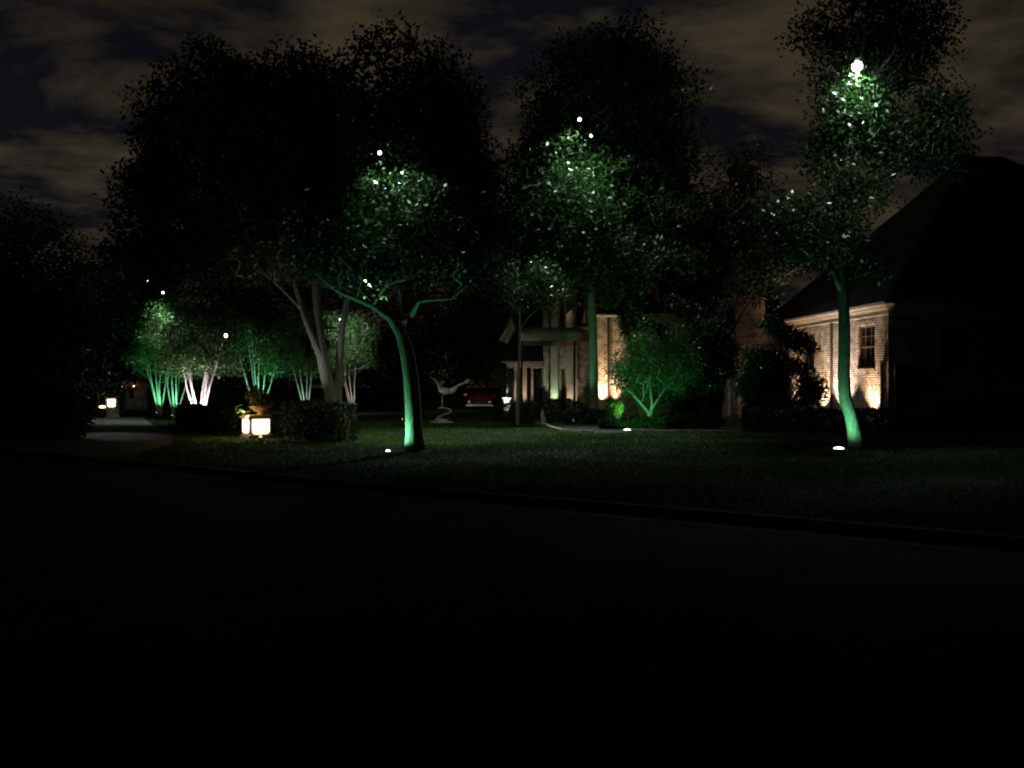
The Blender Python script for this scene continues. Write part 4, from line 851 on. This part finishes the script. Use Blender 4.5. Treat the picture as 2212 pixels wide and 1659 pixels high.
# heron sculpture on a curling ribbon base
def sculpture():
    YS = 38.5; b = at(1368*.6777+1, 1345*.6777, YS)
    def s(zx, zy, dy=0): return at((1300+zx/5.53)*.6777, (1150+zy/5.53)*.6777, YS+dy)
    b = s(590, 1060); t = thing('bird_sculpture', 'pale metal heron with lifted wings balanced above a curling ribbon base on the lawn', 'sculpture', (b.x, b.y, 0))
    mb = MB(); mb.tube([s(540, 470), s(560, 500), s(620, 520), s(690, 540), s(740, 550), s(775, 575)], [.03, .09, .15, .14, .08, .02], 14); mb.build('body', M['statue'], t, True)
    mb = MB(); mb.tube([s(560, 490), s(540, 440, -.05), s(530, 400, -.1), s(490, 350, -.1), s(430, 310, -.1), s(370, 265, -.1)], [.06, .045, .04, .045, .025, .006], 10); mb.build('neck', M['statue'], t, True)
    def wing(pts, name):                # a curved blade with a thickness
        m2 = MB(); a = pts; k = len(a)
        m2.v = [tuple(x) for p_ in a for x in p_]
        m2.f = [(2*i, 2*i+1, 2*i+3, 2*i+2) for i in range(k-1)]
        o = m2.build(name, M['statue'], t, True); sd = o.modifiers.new('t', 'SOLIDIFY'); sd.thickness = .03; sd.offset = 0; return o
    wing([(s(690, 500), s(780, 585)), (s(750, 490, -.1), s(800, 575, -.05)), (s(820, 450, -.2), s(850, 520, -.15)), (s(890, 420, -.3), s(900, 450, -.25)), (s(980, 375, -.4), s(990, 405, -.4)), (s(1040, 330, -.5), s(1070, 395, -.5)), (s(1085, 325, -.5), s(1090, 345, -.5))], 'wing')
    wing([(s(640, 500, .1), s(560, 560, .1)), (s(600, 440, .3), s(540, 480, .3)), (s(620, 400, .5), s(560, 400, .5)), (s(660, 370, .6), s(640, 360, .6))], 'wing')
    mb = MB(); mb.tube([s(640, 570), s(600, 640), s(612, 720), s(598, 800), s(600, 830)], [.035, .018, .02, .016, .02], 8); mb.build('leg', M['statue'], t, True)
    mb = MB(); mb.tube([s(525, 850), s(560, 830), s(600, 822), s(650, 830), s(720, 850), s(765, 880), s(735, 915), s(670, 940), s(610, 962), s(560, 985), s(520, 1020), s(505, 1045), s(560, 1050), s(660, 1045)],
                        [.02, .04, .045, .035, .035, .045, .05, .04, .045, .05, .055, .05, .05, .03], 10); mb.build('ribbon', M['statue'], t, True)
    mb = MB(); q = s(590, 1060); mb.lathe((q.x, YS, 0), [(.52, 0), (.50, .05), (.40, .07), (.36, .07)], 26); mb.lathe((q.x, YS, .071), [(.30, 0), (.28, q.z-.05 if q.z > .12 else .07), (.2, q.z-.02 if q.z > .12 else .1)], 24); mb.build('plinth', M['stone'], t)
    spot_stake((b.x-1.6, 37.2), s(850, 480), 48, (1, .86, .74), 'small uplight in the lawn aimed at the heron sculpture', lens_w, 'uplights in the lawn', 40)
sculpture()

# parked dark red car seen from the front
def car():
    Yc = 58; x = at(1036, 0, Yc).x; sc = 1.0
    t = thing('parked_car', 'dark red car facing the viewer beyond the lawn with light along its bonnet', 'car', (x, Yc, 0))
    w2 = .9
    secs = [(0.0, .30, .62, .92), (0.15, .26, .74, .98), (0.9, .24, .90, 1.0), (1.25, .24, .95, 1.0), (1.9, .24, 1.35, .88), (2.4, .24, 1.44, .80), (3.4, .24, 1.42, .80), (4.1, .26, 1.0, .92), (4.5, .32, .85, .88)]
    mb = MB(); n_ = 9
    for (yy, z0, z1, ws) in secs:
        top = ws*w2*(.78 if z1 > 1.1 else .92)
        ring = [(-w2*.97, z0), (-w2, z0+.18), (-w2, .72 if z1 > .72 else z1-.08), (-top, z1-.06), (-top*.85, z1), (0, z1+.02), (top*.85, z1), (top, z1-.06), (w2, .72 if z1 > .72 else z1-.08), (w2, z0+.18), (w2*.97, z0)]
        mb.v += [(x+a, Yc+yy, z) for a, z in ring]; k = len(ring)
    for i in range(len(secs)-1):
        for j in range(k): j2 = (j+1) % k; mb.f.append((i*k+j, i*k+j2, (i+1)*k+j2, (i+1)*k+j))
    mb.f.append(tuple(range(k))); mb.f.append(tuple(range((len(secs)-1)*k, len(secs)*k))[::-1])
    body = mb.build('body', M['carpaint'], t, True)
    mb = MB(); mb.add([(x-.70, Yc+1.24, .985), (x+.70, Yc+1.24, .985), (x+.60, Yc+1.86, 1.36), (x-.60, Yc+1.86, 1.36), (x-.70, Yc+1.26, .97), (x+.70, Yc+1.26, .97), (x+.60, Yc+1.9, 1.34), (x-.60, Yc+1.9, 1.34)], [(0, 1, 2, 3), (7, 6, 5, 4), (0, 4, 5, 1), (1, 5, 6, 2), (2, 6, 7, 3), (3, 7, 4, 0)]); mb.build('windscreen', M['glass'], t)
    mb = MB(); mb.box(x-.42, Yc-.03, .42, x+.42, Yc-.004, .60)
    mb.build('grille', M['metal'], t)
    mb = MB(); mb.box(x-.88, Yc-.07, .28, x+.88, Yc-.035, .38); mb.build('bumper', M['chrome'], t)
    for sx in (-1, 1):
        mb = MB(); mb.tube([(x+sx*.66, Yc+.02, .55), (x+sx*.66, Yc-.05, .55)], [.12, .10], 14); mb.build('headlight', M['chrome'], t)
        for yy in (.85, 3.6):
            mb = MB(); mb.tube([(x+sx*.72, Yc+yy, .32), (x+sx*.93, Yc+yy, .32)], [.32, .32], 20); wh = mb.build('wheel', M['rubber'], t); m3 = MB(); m3.tube([(x+sx*.931, Yc+yy, .32), (x+sx*.94, Yc+yy, .32)], [.19, .19], 14); m3.build('rim', M['chrome'], wh)
        mb = MB(); mb.box(x+sx*1.0-.1, Yc+1.5, .95, x+sx*1.0+.1, Yc+1.6, 1.08); mb.build('mirror', M['carpaint'], t)
    spot_stake((x-1.3, Yc-1.2), (x-.3, Yc+.6, .8), 12, (1, .62, .4), 'added low warm spot that lights the front of the red car', lens_w, 'added spots that light the red car', 100, h=.75)  # added lamp to raise highlights on the car front
    tree_lamp((x+.3, Yc+.6, 3.1), .04, 45, (1, .75, .6), 'added spot above the red car that puts light on its bonnet', M['metal'], kind='SPOT', target=(x, Yc+.6, .9), angle=60)  # added spot with an unlit bulb, gives the bonnet its highlights
car()

# potted topiary by the entry
YT = 41; xt = at(1095, 0, YT).x; zt0 = at(0, 873, YT).z
u = thing('urn_planter', 'brightly lit small white urn left of the entrance with a clipped standard tree', 'urn', (xt, YT, 0), 'urns with plants')
mb = MB(); mb.box(xt-.17, YT-.17, 0, xt+.17, YT+.17, zt0-.02); mb.build('pedestal', M['stone'], u)
white = mat('white_glazed_urn', (.78, .78, .74), .5, (.84, .84, .8), 5, .05)
mb = MB(); mb.lathe((xt, YT, zt0-.018), [(.11, 0), (.10, .03), (.14, .10), (.19, .24), (.24, .30), (.25, .33), (.21, .33), (.15, .28)], 20); mb.build('bowl', white, u, True)
lamp('SPOT', 'light', (xt-.1, YT-1.0, .25), 150, (.9, 1, .9), u, (xt, YT, zt0+.2), 44, .5, .03)
mb = MB(); mb.tube([(xt-.1, YT-1.12, .0), (xt-.1, YT-1.08, .2)], [.03, .04], 10); mb.build('urn_lamp', M['metal'], u)
grow_tree('topiary', 'clipped little standard tree with a green lit stem in the white urn', 'plant', [([(xt, YT, zt0+.28), (xt+.02, YT, zt0+.7), (xt+.03, YT, zt0+1.2), (xt, YT, zt0+1.6)], [.06, .05, .04, .02])],
          [E(1090, 812, YT, 26, 20, .5), E(1078, 820, YT, 16, 12, .3)], 60, 30, .07, 141, M['bark_pale'], M['leaf_light'], sig=.11, zmin=zt0+1.0, thr=-.4, tip=.005, flare=False)
# small stone garden ornament at the head of the path
po = at(1173, 905, 36); t = thing('garden_ornament', 'small pale stone rabbit ornament where the walk meets the bed', 'ornament', (po.x, 36, 0))
mb = MB(); X0 = po.x
mb.lathe((X0, 36, 0), [(.14, 0), (.15, .05), (.12, .08)], 14); mb.build('base', M['stone'], t)
mb = MB(); mb.tube([(X0+.03, 36, .08), (X0+.02, 36, .18), (X0, 35.98, .30), (X0-.02, 35.95, .40), (X0-.03, 35.92, .50), (X0-.03, 35.9, .56)], [.09, .12, .10, .06, .075, .03], 12)
mb.tube([(X0-.05, 35.94, .54), (X0-.06, 35.96, .68)], [.025, .01], 8); mb.tube([(X0-.01, 35.94, .54), (X0+.01, 35.97, .67)], [.025, .01], 8); mb.build('body', M['stone'], t, True)

# striped flag on a leaning pole
def flag():
    Yf = 40.0
    a = at(1124, 742, Yf); b_ = at(1103, 655, Yf-.3)
    t = thing('flag', 'faint striped flag drooping from a leaning pole left of the canopy', 'flag', tuple(a))
    mb = MB(); mb.tube([a, b_], [.018, .014], 8); mb.lathe(tuple(b_), [(.01, -.02), (.035, .02), (.01, .05)], 10); mb.build('pole', M['metal'], t)
    # cloth grid: u along the fly, v across the stripes
    P0, P1, P2, P3_ = at(1106, 683, Yf-.3), at(1113, 712, Yf-.1), at(1096, 742, Yf-.2), at(1077, 734, Yf-.35)
    nu, nv = 26, 13
    def pt(i, j):
        uu = i/nu; vv = j/nv; p = (P0*(1-vv)+P1*vv)*(1-uu)+(P3_*(1-vv)+P2*vv)*uu
        return p+Vector((0, .07*math.sin(uu*3+vv*9), -.02*math.sin(vv*9)))
    red = mat('flag_red', (.35, .04, .05), .9); wht = mat('flag_white', (.62, .6, .6), .9); blu = mat('flag_blue', (.03, .05, .2), .9)
    mb = MB(); mids = []
    for i in range(nu+1):
        for j in range(nv+1): mb.v.append(tuple(pt(i, j)))
    for i in range(nu):
        for j in range(nv):
            mb.f.append((i*(nv+1)+j, (i+1)*(nv+1)+j, (i+1)*(nv+1)+j+1, i*(nv+1)+j+1)); mids.append(2 if (i < nu*.4 and j < 7) else (0 if j % 2 == 0 else 1))
    o = mb.build('cloth', red, t, True); o.data.materials.append(wht); o.data.materials.append(blu)
    for p_, m3 in zip(o.data.polygons, mids): p_.material_index = m3
    st = MB(); rows9 = 5
    for r9 in range(9):
        n9 = 6 if r9 % 2 == 0 else 5
        for c9 in range(n9):
            uu = (.4)*((c9+.5+(0 if n9 == 6 else .5))/6)*nu; vv = 7*(r9+.5)/9
            i0 = int(uu); j0 = min(int(vv), 12); q = pt(uu, vv)+Vector((0, -.012, 0)); r0 = .022
            pts9 = [q+Vector((math.sin(2*PI*k9/10)*(r0 if k9 % 2 == 0 else r0*.4), 0, math.cos(2*PI*k9/10)*(r0 if k9 % 2 == 0 else r0*.4))) for k9 in range(10)]
            st.add(pts9, [tuple(range(10))])
    st.build('stars', wht, o)
flag()
# side gate pier and wall lantern-free panel at the far right corner of the wing
g = thing('garden_gate', 'dark tall wooden gate set against the street corner of the wing', 'gate', (15.6, 35.6, 0))
mb = MB()
for i in range(9): mb.box(15.35+i*.155, 35.55, .08, 15.49+i*.155, 35.60, 2.42+.05*math.sin(i*.4))
mb.build('boards', M['wood'], g)
mb = MB(); mb.box(15.35, 35.602, .4, 16.74, 35.65, .52); mb.box(15.35, 35.602, 2.0, 16.74, 35.65, 2.12); mb.build('rails', M['wood'], g)
